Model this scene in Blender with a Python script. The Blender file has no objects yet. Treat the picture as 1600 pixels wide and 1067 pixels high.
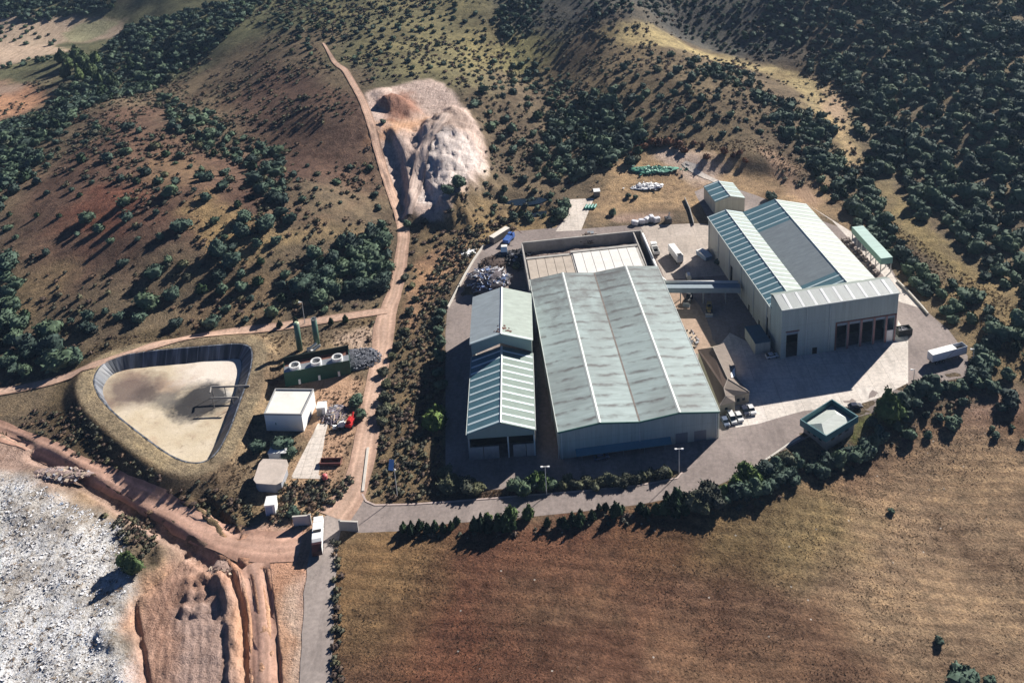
import bpy, bmesh, math, random
import numpy as np
from mathutils import Matrix, Vector
from mathutils.geometry import delaunay_2d_cdt
random.seed(7); rng = np.random.default_rng(7)
SC = bpy.context.scene
COL = SC.collection
PI = math.pi

# ------------------------------------------------------------------ camera
F = 1502.925; PIT = 0.3246666; ROL = -0.0353283; PX, PY = 900.22, 83.21; CH = 196.0
_c, _s = math.cos(PIT), math.sin(PIT); _cr, _sr = math.cos(ROL), math.sin(ROL)
_rt = np.array([1., 0, 0]); _up = np.array([0, _s, _c]); FW = np.array([0, _c, -_s])
RV = _cr*_rt + _sr*_up; UV = -_sr*_rt + _cr*_up
CP = np.array([0., 0., CH])
cd = bpy.data.cameras.new('camera'); cam = bpy.data.objects.new('camera', cd); COL.objects.link(cam)
m = Matrix(((RV[0], UV[0], -FW[0], 0), (RV[1], UV[1], -FW[1], 0), (RV[2], UV[2], -FW[2], CH), (0, 0, 0, 1)))
cam.matrix_world = m
cd.sensor_width = 36; cd.lens = F/1600*36; cd.shift_x = -(PX-800)/1600; cd.shift_y = (PY-533.5)/1600; cd.clip_end = 8000; cd.clip_start = 1
SC.camera = cam

# ------------------------------------------------------------------ light
SUN_AZ = math.radians(42); SUN_EL = math.radians(30)
sdir = Vector((math.sin(SUN_AZ)*math.cos(SUN_EL), math.cos(SUN_AZ)*math.cos(SUN_EL), math.sin(SUN_EL)))
sl = bpy.data.lights.new('sun', 'SUN'); sl.energy = 5.0; sl.angle = math.radians(0.5); sl.color = (1.0, 0.945, 0.87)
so = bpy.data.objects.new('sun', sl); COL.objects.link(so); so.location = (0, 300, 400)
so.rotation_euler = sdir.to_track_quat('Z', 'Y').to_euler()
w = bpy.data.worlds.new('World'); SC.world = w; w.use_nodes = True
nt = w.node_tree; nt.nodes.clear()
sky = nt.nodes.new('ShaderNodeTexSky'); sky.sky_type = 'NISHITA'; sky.sun_disc = False
sky.sun_elevation = SUN_EL; sky.sun_rotation = SUN_AZ; sky.altitude = 900; sky.air_density = 0.34; sky.dust_density = 0.1; sky.ozone_density = 8.0
bgn = nt.nodes.new('ShaderNodeBackground'); bgn.inputs[1].default_value = 0.05
won = nt.nodes.new('ShaderNodeOutputWorld'); nt.links.new(sky.outputs[0], bgn.inputs[0]); nt.links.new(bgn.outputs[0], won.inputs[0])
vs = SC.view_settings; vs.view_transform = 'Standard'; vs.look = 'None'; vs.exposure = 0.78; vs.gamma = 1
SC.cycles.max_bounces = 4; SC.cycles.diffuse_bounces = 1; SC.cycles.glossy_bounces = 2; SC.cycles.volume_bounces = 0
SC.cycles.transparent_max_bounces = 4; SC.cycles.transmission_bounces = 2

# ------------------------------------------------------------------ numeric terrain
def sstep(a, b, x):
    t = np.clip((x-a)/(b-a), 0, 1); return t*t*(3-2*t)
_lat = rng.random((256, 256))
def vnoise(x, y):
    xi = np.floor(x).astype(int); yi = np.floor(y).astype(int); fx = x-xi; fy = y-yi
    fx = fx*fx*(3-2*fx); fy = fy*fy*(3-2*fy)
    a = _lat[xi & 255, yi & 255]; b = _lat[(xi+1) & 255, yi & 255]; c = _lat[xi & 255, (yi+1) & 255]; d = _lat[(xi+1) & 255, (yi+1) & 255]
    return (a*(1-fx)+b*fx)*(1-fy)+(c*(1-fx)+d*fx)*fy-0.5
def fbm(x, y, L, o=4):
    s = 0; a = 1.0
    for i in range(o):
        s = s + a*vnoise(x/L+17.3*i, y/L+9.1*i); a *= .5; L *= .48
    return s
def unp(px, py, z=0.0):
    px = np.asarray(px, float); py = np.asarray(py, float); z = np.asarray(z, float)
    d = FW + RV*((px-PX)/F)[..., None] - UV*((py-PY)/F)[..., None]
    t = (z-CP[2])/d[..., 2]
    return CP + d*t[..., None]
def prj(p):
    q = np.asarray(p, float)-CP; ww = q@FW
    return PX+F*(q@RV)/ww, PY-F*(q@UV)/ww, ww
CT = [(700,830,0),(700,500,0),(850,600,0),(1000,700,0),(1250,600,0),(1400,560,0),(1100,400,0),(900,350,0),(1380,440,0),(1000,800,0),
(560,780,0),(600,600,0),(480,560,0),(450,700,0),(500,1000,0),(1200,720,0),(640,480,0),(700,420,0),(420,540,0),
(620,950,-.5),(800,920,-1),(800,1060,-2),(1100,850,-2.5),(1200,1000,-5),(1350,740,-5),(1590,700,-3),(1590,1000,-8),(1000,1060,-4),(1450,660,-3),(1590,590,0),
(1550,500,2),(1480,440,-1),(1400,390,0),(1330,260,-3),(1310,180,-2),(1250,120,-1),(1150,85,3),(1060,50,9),
(1000,66,20),(1085,95,16),(950,130,14),(1150,170,10),(1050,200,8),(1200,250,6),(885,200,1),(850,130,4),(830,85,12),
(1500,200,8),(1590,100,20),(1400,60,16),(1590,330,4),(1590,450,2),(1300,30,15),(1450,120,11),(1590,10,30),(1200,10,18),(1700,200,18),
(800,20,24),(900,30,24),(1000,10,28),(1480,330,2),
(260,140,-2),(340,190,2),(420,252,5),(180,115,-6),(170,155,12),(250,200,15),(100,230,10),(300,300,17),(200,350,16),(400,350,14),(500,300,13),
(100,420,6),(300,450,5),(500,420,4),(30,500,-1),(400,480,2),(0,350,5),(20,200,-10),(60,100,-11),(0,20,-9),(150,45,-10),(-150,100,-12),(-150,400,0),
(300,60,10),(400,120,14),(450,40,25),(520,120,23),(550,200,16),(480,200,14),(500,15,30),(600,80,24),(640,50,26),(80,-20,8),(300,-20,14),
(600,300,5),(620,345,2.5),(700,345,3.5),(755,300,4),(680,150,17),(760,150,15),(720,100,22),(590,400,1),(640,420,0),
(800,250,4),(850,300,1.5),(780,335,0),(980,260,3),(1100,240,5),(1180,270,3),(1250,320,1),(900,300,0.5),(1000,310,1),
(50,690,-3),(120,722,-3),(200,768,-2.5),(300,830,-1.2),(380,860,-.3),(50,900,-2.5),(150,1000,-2.5),(300,1000,-1.2),(440,1000,-.3),(0,600,-3),(100,590,-3),(60,640,-3.5),(200,545,-1),
(-100,700,-5),(-100,1000,-6),(300,530,-.5),(1720,600,2),(1720,900,-8),(600,1200,-2),(1100,1200,-5),(200,1200,-4),(0,1200,-6),(1700,1150,-10)]
CT = np.array(CT, float)
CW = unp(CT[:, 0], CT[:, 1], CT[:, 2])[:, :2]
# far anchors so that the spline stays calm outside the picture
ANC = np.array([(-1200, 1500, 20), (0, 1600, 60), (1200, 1500, 50), (1000, 600, 30), (-1000, 600, 0), (-600, 150, -10), (600, 120, 0), (-200, 0, -8), (200, 0, -10), (0, 50, -5)], float)
CX = np.vstack([CW, ANC[:, :2]]); CZ = np.concatenate([CT[:, 2], ANC[:, 2]])
def _k(d2): return np.where(d2 > 0, 0.5*d2*np.log(d2+1e-12), 0)
def tps_fit(X, Z, lam=1.5):
    X = X/100; n = len(X); d2 = ((X[:, None]-X[None])**2).sum(-1)
    A = np.zeros((n+3, n+3)); A[:n, :n] = _k(d2)+np.eye(n)*lam*1e-2; A[:n, n] = 1; A[:n, n+1:] = X; A[n, :n] = 1; A[n+1:, :n] = X.T
    return np.linalg.solve(A, np.concatenate([Z, np.zeros(3)]))
TW = tps_fit(CX, CZ)
def tps(x, y):
    X = np.stack([x, y], -1)/100; out = np.empty(len(X)); n = len(CX); C = CX/100
    for i in range(0, len(X), 40000):
        b = X[i:i+40000]; d2 = ((b[:, None]-C[None])**2).sum(-1)
        out[i:i+40000] = _k(d2)@TW[:n]+TW[n]+b@TW[n+1:]
    return out
def sdf(poly, x, y):           # positive inside
    poly = np.asarray(poly, float); d = np.full(x.shape, 1e18); ins = np.zeros(x.shape, bool)
    n = len(poly)
    for i in range(n):
        a = poly[i]; b = poly[(i+1) % n]; e = b-a; wx = x-a[0]; wy = y-a[1]
        t = np.clip((wx*e[0]+wy*e[1])/(e@e+1e-12), 0, 1); dx = wx-e[0]*t; dy = wy-e[1]*t
        d = np.minimum(d, dx*dx+dy*dy)
        c1 = (a[1] <= y) != (b[1] <= y)
        if abs(e[1]) > 1e-12: ins ^= c1 & (x < a[0]+e[0]*(y-a[1])/e[1])
    return np.where(ins, 1, -1)*np.sqrt(d)
def pdist(line, x, y):
    line = np.asarray(line, float); d = np.full(x.shape, 1e18)
    for a, b in zip(line[:-1], line[1:]):
        e = b-a; wx = x-a[0]; wy = y-a[1]; t = np.clip((wx*e[0]+wy*e[1])/(e@e+1e-12), 0, 1)
        d = np.minimum(d, (wx-e[0]*t)**2+(wy-e[1]*t)**2)
    return np.sqrt(d)
GX0, GX1, GY0, GY1, GS = -1000, 1000, 40, 1700, 3.0
gx = np.arange(GX0, GX1+1, GS); gy = np.arange(GY0, GY1+1, GS)
MX, MY = np.meshgrid(gx, gy, indexing='ij')
G0 = tps(MX.ravel(), MY.ravel()).reshape(MX.shape)
def bil(G, x, y):
    u = np.clip((x-GX0)/GS, 0, G.shape[0]-1.001); v = np.clip((y-GY0)/GS, 0, G.shape[1]-1.001)
    i = u.astype(int); j = v.astype(int); fu = u-i; fv = v-j
    return (G[i, j]*(1-fu)+G[i+1, j]*fu)*(1-fv)+(G[i, j+1]*(1-fu)+G[i+1, j+1]*fu)*fv
def march(G, px, py):
    px = np.asarray(px, float).ravel(); py = np.asarray(py, float).ravel()
    d = FW + RV*((px-PX)/F)[:, None] - UV*((py-PY)/F)[:, None]; d /= np.linalg.norm(d, axis=1)[:, None]
    t = np.full(len(px), 150.0); done = np.zeros(len(px), bool); tp = t.copy()
    for k in range(420):
        p = CP+d*t[:, None]; below = p[:, 2] < bil(G, p[:, 0], p[:, 1])
        done |= below
        st = np.where(done, 0, t*0.0075); tp = np.where(done, tp, t); t = t+st
        if done.all(): break
    lo, hi = tp, t
    for k in range(10):
        mi = (lo+hi)/2; p = CP+d*mi[:, None]; b = p[:, 2] < bil(G, p[:, 0], p[:, 1]); hi = np.where(b, mi, hi); lo = np.where(b, lo, mi)
    return CP+d*((lo+hi)/2)[:, None]
def wp(pts, G=None):
    pts = np.array(pts, float); return march(G0 if G is None else G, pts[:, 0], pts[:, 1])[:, :2]
FLAT = wp([(400,600),(430,520),(600,490),(640,450),(690,470),(750,372),(880,300),(1000,325),(1085,270),(1150,265),(1280,305),(1420,420),(1530,560),(1445,602),(1340,640),(1240,690),(1150,755),(1000,790),(820,812),(620,836),(520,845),(425,825),(400,740)])
fm = sstep(-14, 0, sdf(FLAT, MX, MY))
hm = sstep(8, 60, -sdf(FLAT, MX, MY))
G1 = G0*(1-fm) + hm*(fbm(MX, MY, 90, 3)*7.0 + fbm(MX+500, MY, 28, 2)*2.0)
# the tower stands half a storey down the bank
# --- exact local features
FE = []
RIM = wp([(150,609),(162,586),(187,571),(237,561),(300,554),(362,546),(385,546),(395,554),(394,579),(387,606),(375,641),(360,684),(337,726),(312,738),(275,731),(225,696),(180,661),(157,634)])
def chaikin(p, n=2, closed=True):
    p = np.array(p, float)
    for _ in range(n):
        q = []
        m_ = len(p)
        rngi = range(m_) if closed else range(m_-1)
        if not closed: q.append(p[0])
        for i in rngi:
            a, b = p[i], p[(i+1) % m_]; q += [a*.75+b*.25, a*.25+b*.75]
        if not closed: q.append(p[-1])
        p = np.array(q)
    return p
RIM = chaikin(RIM, 2)
PZ = 1.6; PF = -2.1
DITCH = [([(52,712),(120,748),(190,790),(250,822),(300,858),(325,878)], 3.2, 1.6), ([(290,858),(270,885),(215,925),(209,945),(213,985),(225,1030),(233,1090)], 1.1, 1.1),
 ([(345,880),(365,905),(378,950),(381,1000),(381,1100)], 1.3, 1.2), ([(365,872),(385,890),(396,950),(396,1100)], .9, .7), ([(411,890),(425,950),(436,1080)], .9, .8),
 ([(300,768),(340,800),(366,838)], 2.0, 1.6), ([(0,675),(50,700)], 1, 1.0)]
DITCH = [(chaikin(wp(l), 1, False), a, b) for l, a, b in DITCH]
BERM = [([(338,900),(356,925),(362,960),(363,1010),(362,1100)], 2.2, 1.1), ([(170,712),(240,755),(320,800),(360,838)], 2.0, .7)]
BERM = [(chaikin(wp(l), 1, False), a, b) for l, a, b in BERM]
HEAPS = [(293,905,2.2,1.5),(318,900,2.2,1.6),(296,925,1.8,1.2),(316,925,1.8,1.2),(292,950,2.0,1.4),(312,948,2.0,1.4),(250,860,4,2.5),(616,172,8.5,5.0),(604,174,6,3.4),(630,178,8,3.0),(645,182,6,1.8),
 (183,995,5,2.2),(765,440,7.5,3.0),(750,455,6,2.6),(345,905,3,1.5),(600,153,7,2.0)]
HW = wp([(a, b) for a, b, _, _ in HEAPS])
QBm = wp([(609,216),(620,232),(631,258),(639,285),(641,310),(638,335),(636,380),(950,380),(950,120),(720,130)]); QBw = wp([(540,195),(640,207),(700,170),(770,200),(800,290),(750,362),(640,368),(560,345)])
QAm = wp([(664,120),(661,205),(665,222),(659,245),(653,264),(670,300),(700,350),(720,380),(950,380),(950,120)]); QAw = wp([(630,196),(690,168),(760,170),(800,300),(760,370),(660,380),(622,268)])
LF = wp([(-200,740),(0,757),(60,768),(110,790),(160,812),(190,830),(200,850),(194,880),(204,905),(196,935),(180,960),(158,985),(165,1010),(190,1030),(200,1100),(-200,1150)])
P2 = wp([(783,325),(862,318),(858,337),(800,342)])
P3 = wp([(757,302),(810,302),(860,308),(840,320),(775,318),(762,312)])
DUG = wp([(235,800),(345,880),(390,950),(430,960),(436,1200),(180,1200),(215,960),(200,860)])
def near(line, x, y, r):
    l = np.asarray(line); return (x > l[:, 0].min()-r) & (x < l[:, 0].max()+r) & (y > l[:, 1].min()-r) & (y < l[:, 1].max()+r)
def H(x, y):
    x = np.atleast_1d(np.asarray(x, float)); y = np.atleast_1d(np.asarray(y, float)); sh = x.shape; x = x.ravel(); y = y.ravel()
    z = bil(G1, x, y)
    def app(poly, r, f):
        k = np.where(near(poly, x, y, r))[0]
        if len(k): z[k] = f(x[k], y[k], z[k])
    def quar(M_, W_, h, s, fade):
        def f(a, b, c):
            d = sdf(M_, a, b)+fbm(a, b, 8, 3)*2.0; e = sdf(W_, a, b); return c+h*sstep(-s, s*.3, d)*sstep(0, fade, e)*(1+.15*fbm(a, b, 12, 3))+(.6*fbm(a, b, 4, 3)+.6*fbm(a, b, 1.7, 2)-1.5*np.maximum(0, .22-np.abs(vnoise((a+b*.3)/3.2, (b-a*.3)/11)))*.9)*sstep(0, 8, e)
        return f
    app(QBw, 2, quar(QBm, QBw, 4.2, 2.4, 16)); app(QAw, 2, quar(QAm, QAw, 5.4, 2.8, 24))
    app(LF, 20, lambda a, b, c: c+2.5*sstep(-7, 1, sdf(LF, a, b)+fbm(a, b, 12, 3)*3)*(1+.5*fbm(a, b, 10, 3)))
    for P, dz in ((P2, 2.2), (P3, 1.6)):
        app(P, 8, lambda a, b, c: c-dz*sstep(-1, 3, sdf(P, a, b)))
    for l, wd, dp in DITCH:
        app(l, wd+3, lambda a, b, c: c-dp*(1-sstep(wd*.25, wd, pdist(l, a, b)+fbm(a, b, 3, 2)*.5)))
    for l, wd, dp in BERM:
        app(l, wd+3, lambda a, b, c: c+dp*(1+1.3*vnoise(a/3.3, b/3.3)+.8*vnoise(a/1.1, b/1.1))*(1-sstep(wd*.1, wd, pdist(l, a, b)+vnoise(a/2.5, b/2.5)*1.2)))
    for (cx, cy), (_, _, r, h) in zip(HW, HEAPS):
        d = np.hypot(x-cx, y-cy); k = np.where(d < r*1.6)[0]
        if len(k): z[k] += h*np.clip(1-(d[k]+fbm(x[k], y[k], r*.7, 3)*r*.5)/r, 0, 1)
    def pond(a, b, c):
        d = -sdf(RIM, a, b); o = PZ-np.maximum(0, d-5.5)/1.7
        return np.where(d >= 0, np.maximum(c, o), np.maximum(PZ+d*2.6, PF-.3))
    app(DUG, 6, lambda a, b, c: c+sstep(-4, 4, sdf(DUG, a, b))*(fbm(a, b, 4.5, 4)*.8+np.abs(vnoise(a/1.0, b/1.0))*.45+.05*np.cos(pdist(DITCH[3][0], a, b)*3.3)))
    app(RIM, 26, pond)
    return z.reshape(sh)
def at(pts):
    pts = np.array(pts, float).reshape(-1, 2); p = march(G1, pts[:, 0], pts[:, 1])
    for _ in range(4):
        zz = H(p[:, 0], p[:, 1]); p = unp(pts[:, 0], pts[:, 1], zz)
    p[:, 2] = H(p[:, 0], p[:, 1]); return p
def at1(px, py): return at([(px, py)])[0]

# ------------------------------------------------------------------ materials
MATS = {}
def nodes(m):
    m.use_nodes = True; t = m.node_tree; t.nodes.clear()
    o = t.nodes.new('ShaderNodeOutputMaterial'); b = t.nodes.new('ShaderNodeBsdfPrincipled'); t.links.new(b.outputs[0], o.inputs[0]); return t, b
def N(t, k, **kw):
    n = t.nodes.new(k)
    for a, v in kw.items(): setattr(n, a, v)
    return n
def ramp(t, fac, stops):
    r = t.nodes.new('ShaderNodeValToRGB'); t.links.new(fac, r.inputs[0]); e = r.color_ramp.elements
    while len(e) > 1: e.remove(e[-1])
    e[0].position = stops[0][0]; e[0].color = (*stops[0][1], 1) if len(stops[0][1]) == 3 else stops[0][1]
    for p, c in stops[1:]:
        q = e.new(p); q.color = (*c, 1)
    return r.outputs[0]
def noise(t, vec, scale, detail=4, rough=.6):
    n = t.nodes.new('ShaderNodeTexNoise'); n.inputs['Scale'].default_value = scale; n.inputs['Detail'].default_value = detail; n.inputs['Roughness'].default_value = rough
    if vec is not None: t.links.new(vec, n.inputs['Vector'])
    return n.outputs[0]
def mixc(t, fac, a, b, bt='MIX'):
    n = t.nodes.new('ShaderNodeMix'); n.data_type = 'RGBA'; n.blend_type = bt
    for s, v in ((0, fac), (6, a), (7, b)):
        if isinstance(v, (int, float)): n.inputs[s].default_value = v
        elif isinstance(v, tuple): n.inputs[s].default_value = (*v, 1)
        else: t.links.new(v, n.inputs[s])
    return n.outputs[2]
def math_(t, op, a, b=None):
    n = t.nodes.new('ShaderNodeMath'); n.operation = op
    for s, v in ((0, a), (1, b)):
        if v is None: continue
        if isinstance(v, (int, float)): n.inputs[s].default_value = v
        else: t.links.new(v, n.inputs[s])
    return n.outputs[0]
def mapping(t, vec, sc, rot=(0, 0, 0)):
    n = t.nodes.new('ShaderNodeMapping'); n.inputs['Scale'].default_value = sc; n.inputs['Rotation'].default_value = rot; t.links.new(vec, n.inputs['Vector']); return n.outputs[0]
def bump(t, b, h, st, dist=.1):
    n = t.nodes.new('ShaderNodeBump'); n.inputs['Strength'].default_value = st; n.inputs['Distance'].default_value = dist
    t.links.new(h, n.inputs['Height']); t.links.new(n.outputs[0], b.inputs['Normal'])
def mat(name, c, rough=.7, var=.25, scale=.6, metal=0, c2=None, rnd=0, spec=.3, bmp=0, stain=0):
    if name in MATS: return MATS[name]
    m = bpy.data.materials.new(name); t, b = nodes(m)
    tc = N(t, 'ShaderNodeTexCoord').outputs['Object']
    n1 = noise(t, tc, scale, 5, .65)
    d = tuple(v*(1-var) for v in c) if c2 is None else c2; l = tuple(min(1, v*(1+var)) for v in c)
    col = ramp(t, n1, [(.3, d), (.7, l)])
    if stain:
        n2 = noise(t, mapping(t, tc, (.25, .25, .25)), scale*2.2, 6, .7)
        col = mixc(t, math_(t, 'MULTIPLY', ramp(t, n2, [(.48, (0, 0, 0)), (.68, (1, 1, 1))]), stain), col, tuple(v*.45 for v in c))
    if rnd:
        oi = N(t, 'ShaderNodeObjectInfo').outputs['Random']
        col = mixc(t, 1.0, col, ramp(t, oi, [(0, (1-rnd,)*3), (1, (1+rnd*.5,)*3)]), 'MULTIPLY')
    t.links.new(col, b.inputs['Base Color']); b.inputs['Roughness'].default_value = rough; b.inputs['Metallic'].default_value = metal
    b.inputs['Specular IOR Level'].default_value = spec
    if bmp: bump(t, b, noise(t, tc, scale*4, 5, .7), bmp, .2)
    MATS[name] = m; return m
def roofmat(name, c, rib=1.0, axis='Y', dirt=.3, rough=.45, spec=.4, streak=False):
    m = bpy.data.materials.new(name); t, b = nodes(m)
    tc = N(t, 'ShaderNodeTexCoord').outputs['Object']
    sc = (0.02, 1, .02) if axis == 'Y' else (1, 0.02, .02)
    wv = N(t, 'ShaderNodeTexWave', wave_type='BANDS', bands_direction=axis); wv.inputs['Scale'].default_value = rib; t.links.new(tc, wv.inputs['Vector'])
    n1 = noise(t, mapping(t, tc, (.06, .9, 1) if axis == 'Y' else (.9, .06, 1)), 1.0, 5, .6)
    n2 = noise(t, tc, .06, 3, .6)
    col = ramp(t, n1, [(.3, tuple(v*.82 for v in c)), (.7, tuple(min(1, v*1.12) for v in c))])
    col = mixc(t, math_(t, 'MULTIPLY', ramp(t, n2, [(.45, (0, 0, 0)), (.75, (1, 1, 1))]), dirt), col, (.13, .12, .11))
    if streak:
        # rows of grime, one along every purlin, broken and of uneven length
        sx = N(t, 'ShaderNodeSeparateXYZ'); t.links.new(tc, sx.inputs[0])
        jit = math_(t, 'MULTIPLY', math_(t, 'SUBTRACT', noise(t, mapping(t, tc, (.12, .05, 1)), 1, 3, .6), .5), 3.0)
        yy = math_(t, 'FRACT', math_(t, 'DIVIDE', math_(t, 'ADD', sx.outputs[1], jit), 4.7))
        line = ramp(t, yy, [(.22, (0, 0, 0)), (.44, (1, 1, 1)), (.52, (1, 1, 1)), (.66, (0, 0, 0))])
        br = ramp(t, noise(t, mapping(t, tc, (.11, .3, 1)), 1.0, 4, .65), [(.42, (.0, .0, .0)), (.58, (1, 1, 1))])
        st = math_(t, 'MULTIPLY', math_(t, 'MULTIPLY', line, br), .8)
        col = mixc(t, st, col, (.12, .105, .1))
        bk = ramp(t, math_(t, 'ADD', math_(t, 'DIVIDE', sx.outputs[1], 97.0), math_(t, 'MULTIPLY', math_(t, 'SUBTRACT', noise(t, mapping(t, tc, (.09, .12, 1)), 1, 5, .7), .5), 1.5)), [(.5, (0, 0, 0)), (1.0, (1, 1, 1))])
        col = mixc(t, math_(t, 'MULTIPLY', bk, .75), col, (.14, .13, .125))
    t.links.new(col, b.inputs['Base Color']); b.inputs['Roughness'].default_value = rough; b.inputs['Specular IOR Level'].default_value = spec
    bump(t, b, wv.outputs[1], .35, .12)
    MATS[name] = m; return m

def clad(name, c):
    m = bpy.data.materials.new(name); t, b = nodes(m); tc = N(t, 'ShaderNodeTexCoord').outputs['Object']; sx = N(t, 'ShaderNodeSeparateXYZ'); t.links.new(tc, sx.inputs[0])
    xy = math_(t, 'ADD', sx.outputs[0], sx.outputs[1]); fr = math_(t, 'FRACT', math_(t, 'DIVIDE', xy, 1.15)); jt = math_(t, 'GREATER_THAN', fr, .93); fz = math_(t, 'FRACT', math_(t, 'DIVIDE', sx.outputs[2], 5.9)); jz = math_(t, 'GREATER_THAN', fz, .975)
    pn = N(t, 'ShaderNodeTexWhiteNoise', noise_dimensions='1D'); t.links.new(math_(t, 'FLOOR', math_(t, 'DIVIDE', xy, 1.15)), pn.inputs['W'])
    col = ramp(t, pn.outputs[0], [(0, tuple(v*.93 for v in c)), (1, tuple(v*1.05 for v in c))])
    col = mixc(t, math_(t, 'MULTIPLY', math_(t, 'MAXIMUM', jt, jz), .35), col, tuple(v*.5 for v in c))
    st = ramp(t, noise(t, mapping(t, tc, (1.1, 1.1, .1)), 1.0, 6, .7), [(.5, (0, 0, 0)), (.7, (1, 1, 1))]); col = mixc(t, math_(t, 'MULTIPLY', st, .35), col, (c[0]*.55, c[1]*.5, c[2]*.42))
    t.links.new(col, b.inputs['Base Color']); b.inputs['Roughness'].default_value = .55; b.inputs['Specular IOR Level'].default_value = .3; bump(t, b, fr, .25, .08); MATS[name] = m; return m
# ------------------------------------------------------------------ object helpers
def tag(o, label=None, cat=None, group=None, kind=None):
    if label: o['label'] = label
    if cat: o['category'] = cat
    if group: o['group'] = group
    if kind: o['kind'] = kind
    return o
def thing(name, label, cat, loc=(0, 0, 0), rz=0, group=None):
    o = bpy.data.objects.new(name, None); COL.objects.link(o); o.location = loc; o.rotation_euler = (0, 0, rz); o.empty_display_size = .5
    return tag(o, label, cat, group)
class MB:
    def __init__(s): s.v = []; s.f = []; s.mi = []
    def add(s, vs, fs, mi=0):
        k = len(s.v); s.v += [tuple(map(float, v)) for v in vs]; s.f += [tuple(i+k for i in f) for f in fs]; s.mi += [mi]*len(fs); return s
    def box(s, x0, x1, y0, y1, z0, z1, mi=0):
        return s.add([(x0, y0, z0), (x1, y0, z0), (x1, y1, z0), (x0, y1, z0), (x0, y0, z1), (x1, y0, z1), (x1, y1, z1), (x0, y1, z1)],
                     [(0, 3, 2, 1), (4, 5, 6, 7), (0, 1, 5, 4), (1, 2, 6, 5), (2, 3, 7, 6), (3, 0, 4, 7)], mi)
    def prism(s, poly, z0, z1, mi=0):
        n = len(poly); vs = [(x, y, z0) for x, y in poly]+[(x, y, z1) for x, y in poly]
        return s.add(vs, [tuple(range(n-1, -1, -1)), tuple(range(n, 2*n))]+[(i, (i+1) % n, n+(i+1) % n, n+i) for i in range(n)], mi)
    def slab(s, q, t=.15, mi=0):     # quad (4 points) thickened downwards
        q = [Vector(p) for p in q]; n = len(q); lo = [p-Vector((0, 0, t)) for p in q]
        return s.add([tuple(p) for p in q+lo], [tuple(range(n)), tuple(range(2*n-1, n-1, -1))]+[(i, n+i, n+(i+1) % n, (i+1) % n) for i in range(n)], mi)
    def profy(s, prof, y0, y1, mi=0):   # closed xz profile extruded along y
        n = len(prof); vs = [(x, y0, z) for x, z in prof]+[(x, y1, z) for x, z in prof]
        return s.add(vs, [tuple(range(n)), tuple(range(2*n-1, n-1, -1))]+[(i, n+i, n+(i+1) % n, (i+1) % n) for i in range(n)], mi)
    def profx(s, prof, x0, x1, mi=0):   # closed yz profile extruded along x
        n = len(prof); vs = [(x0, y, z) for y, z in prof]+[(x1, y, z) for y, z in prof]
        return s.add(vs, [tuple(range(n-1, -1, -1)), tuple(range(n, 2*n))]+[(i, (i+1) % n, n+(i+1) % n, n+i) for i in range(n)], mi)
    def cyl(s, p0, p1, r0, r1=None, n=12, mi=0, cap=True):
        r1 = r0 if r1 is None else r1; p0 = Vector(p0); p1 = Vector(p1); d = (p1-p0).normalized()
        a = d.orthogonal().normalized(); b = d.cross(a); vs = []
        for p, r in ((p0, r0), (p1, r1)):
            for i in range(n):
                t = 2*PI*i/n; vs.append(tuple(p+a*math.cos(t)*r+b*math.sin(t)*r))
        fs = [(i, (i+1) % n, n+(i+1) % n, n+i) for i in range(n)]
        if cap: fs += [tuple(range(n-1, -1, -1)), tuple(range(n, 2*n))]
        return s.add(vs, fs, mi)
    def ring(s, c, r0, r1, z0, z1, n=20, mi=0):
        vs = []
        for r, z in ((r0, z0), (r1, z0), (r1, z1), (r0, z1)):
            for i in range(n): t = 2*PI*i/n; vs.append((c[0]+r*math.cos(t), c[1]+r*math.sin(t), z))
        fs = []
        for k in range(4):
            for i in range(n): fs.append((k*n+i, k*n+(i+1) % n, ((k+1) % 4)*n+(i+1) % n, ((k+1) % 4)*n+i))
        return s.add(vs, fs, mi)
    def build(s, name, mats, parent=None, smooth=False, bevel=0):
        me = bpy.data.meshes.new(name); me.from_pydata(s.v, [], s.f)
        mats = mats if isinstance(mats, (list, tuple)) else [mats]
        for mm in mats: me.materials.append(mm)
        me.polygons.foreach_set('material_index', s.mi)
        if smooth: me.polygons.foreach_set('use_smooth', [True]*len(me.polygons))
        me.validate(); o = bpy.data.objects.new(name, me); COL.objects.link(o)
        if parent: o.parent = parent
        if bevel:
            bm = o.modifiers.new('bevel', 'BEVEL'); bm.width = bevel; bm.segments = 2; bm.limit_method = 'ANGLE'
        return o
def copy_tree(o, parent=None):
    c = o.copy(); COL.objects.link(c); c.parent = parent
    for ch in list(o.children): copy_tree(ch, c)
    return c
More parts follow.
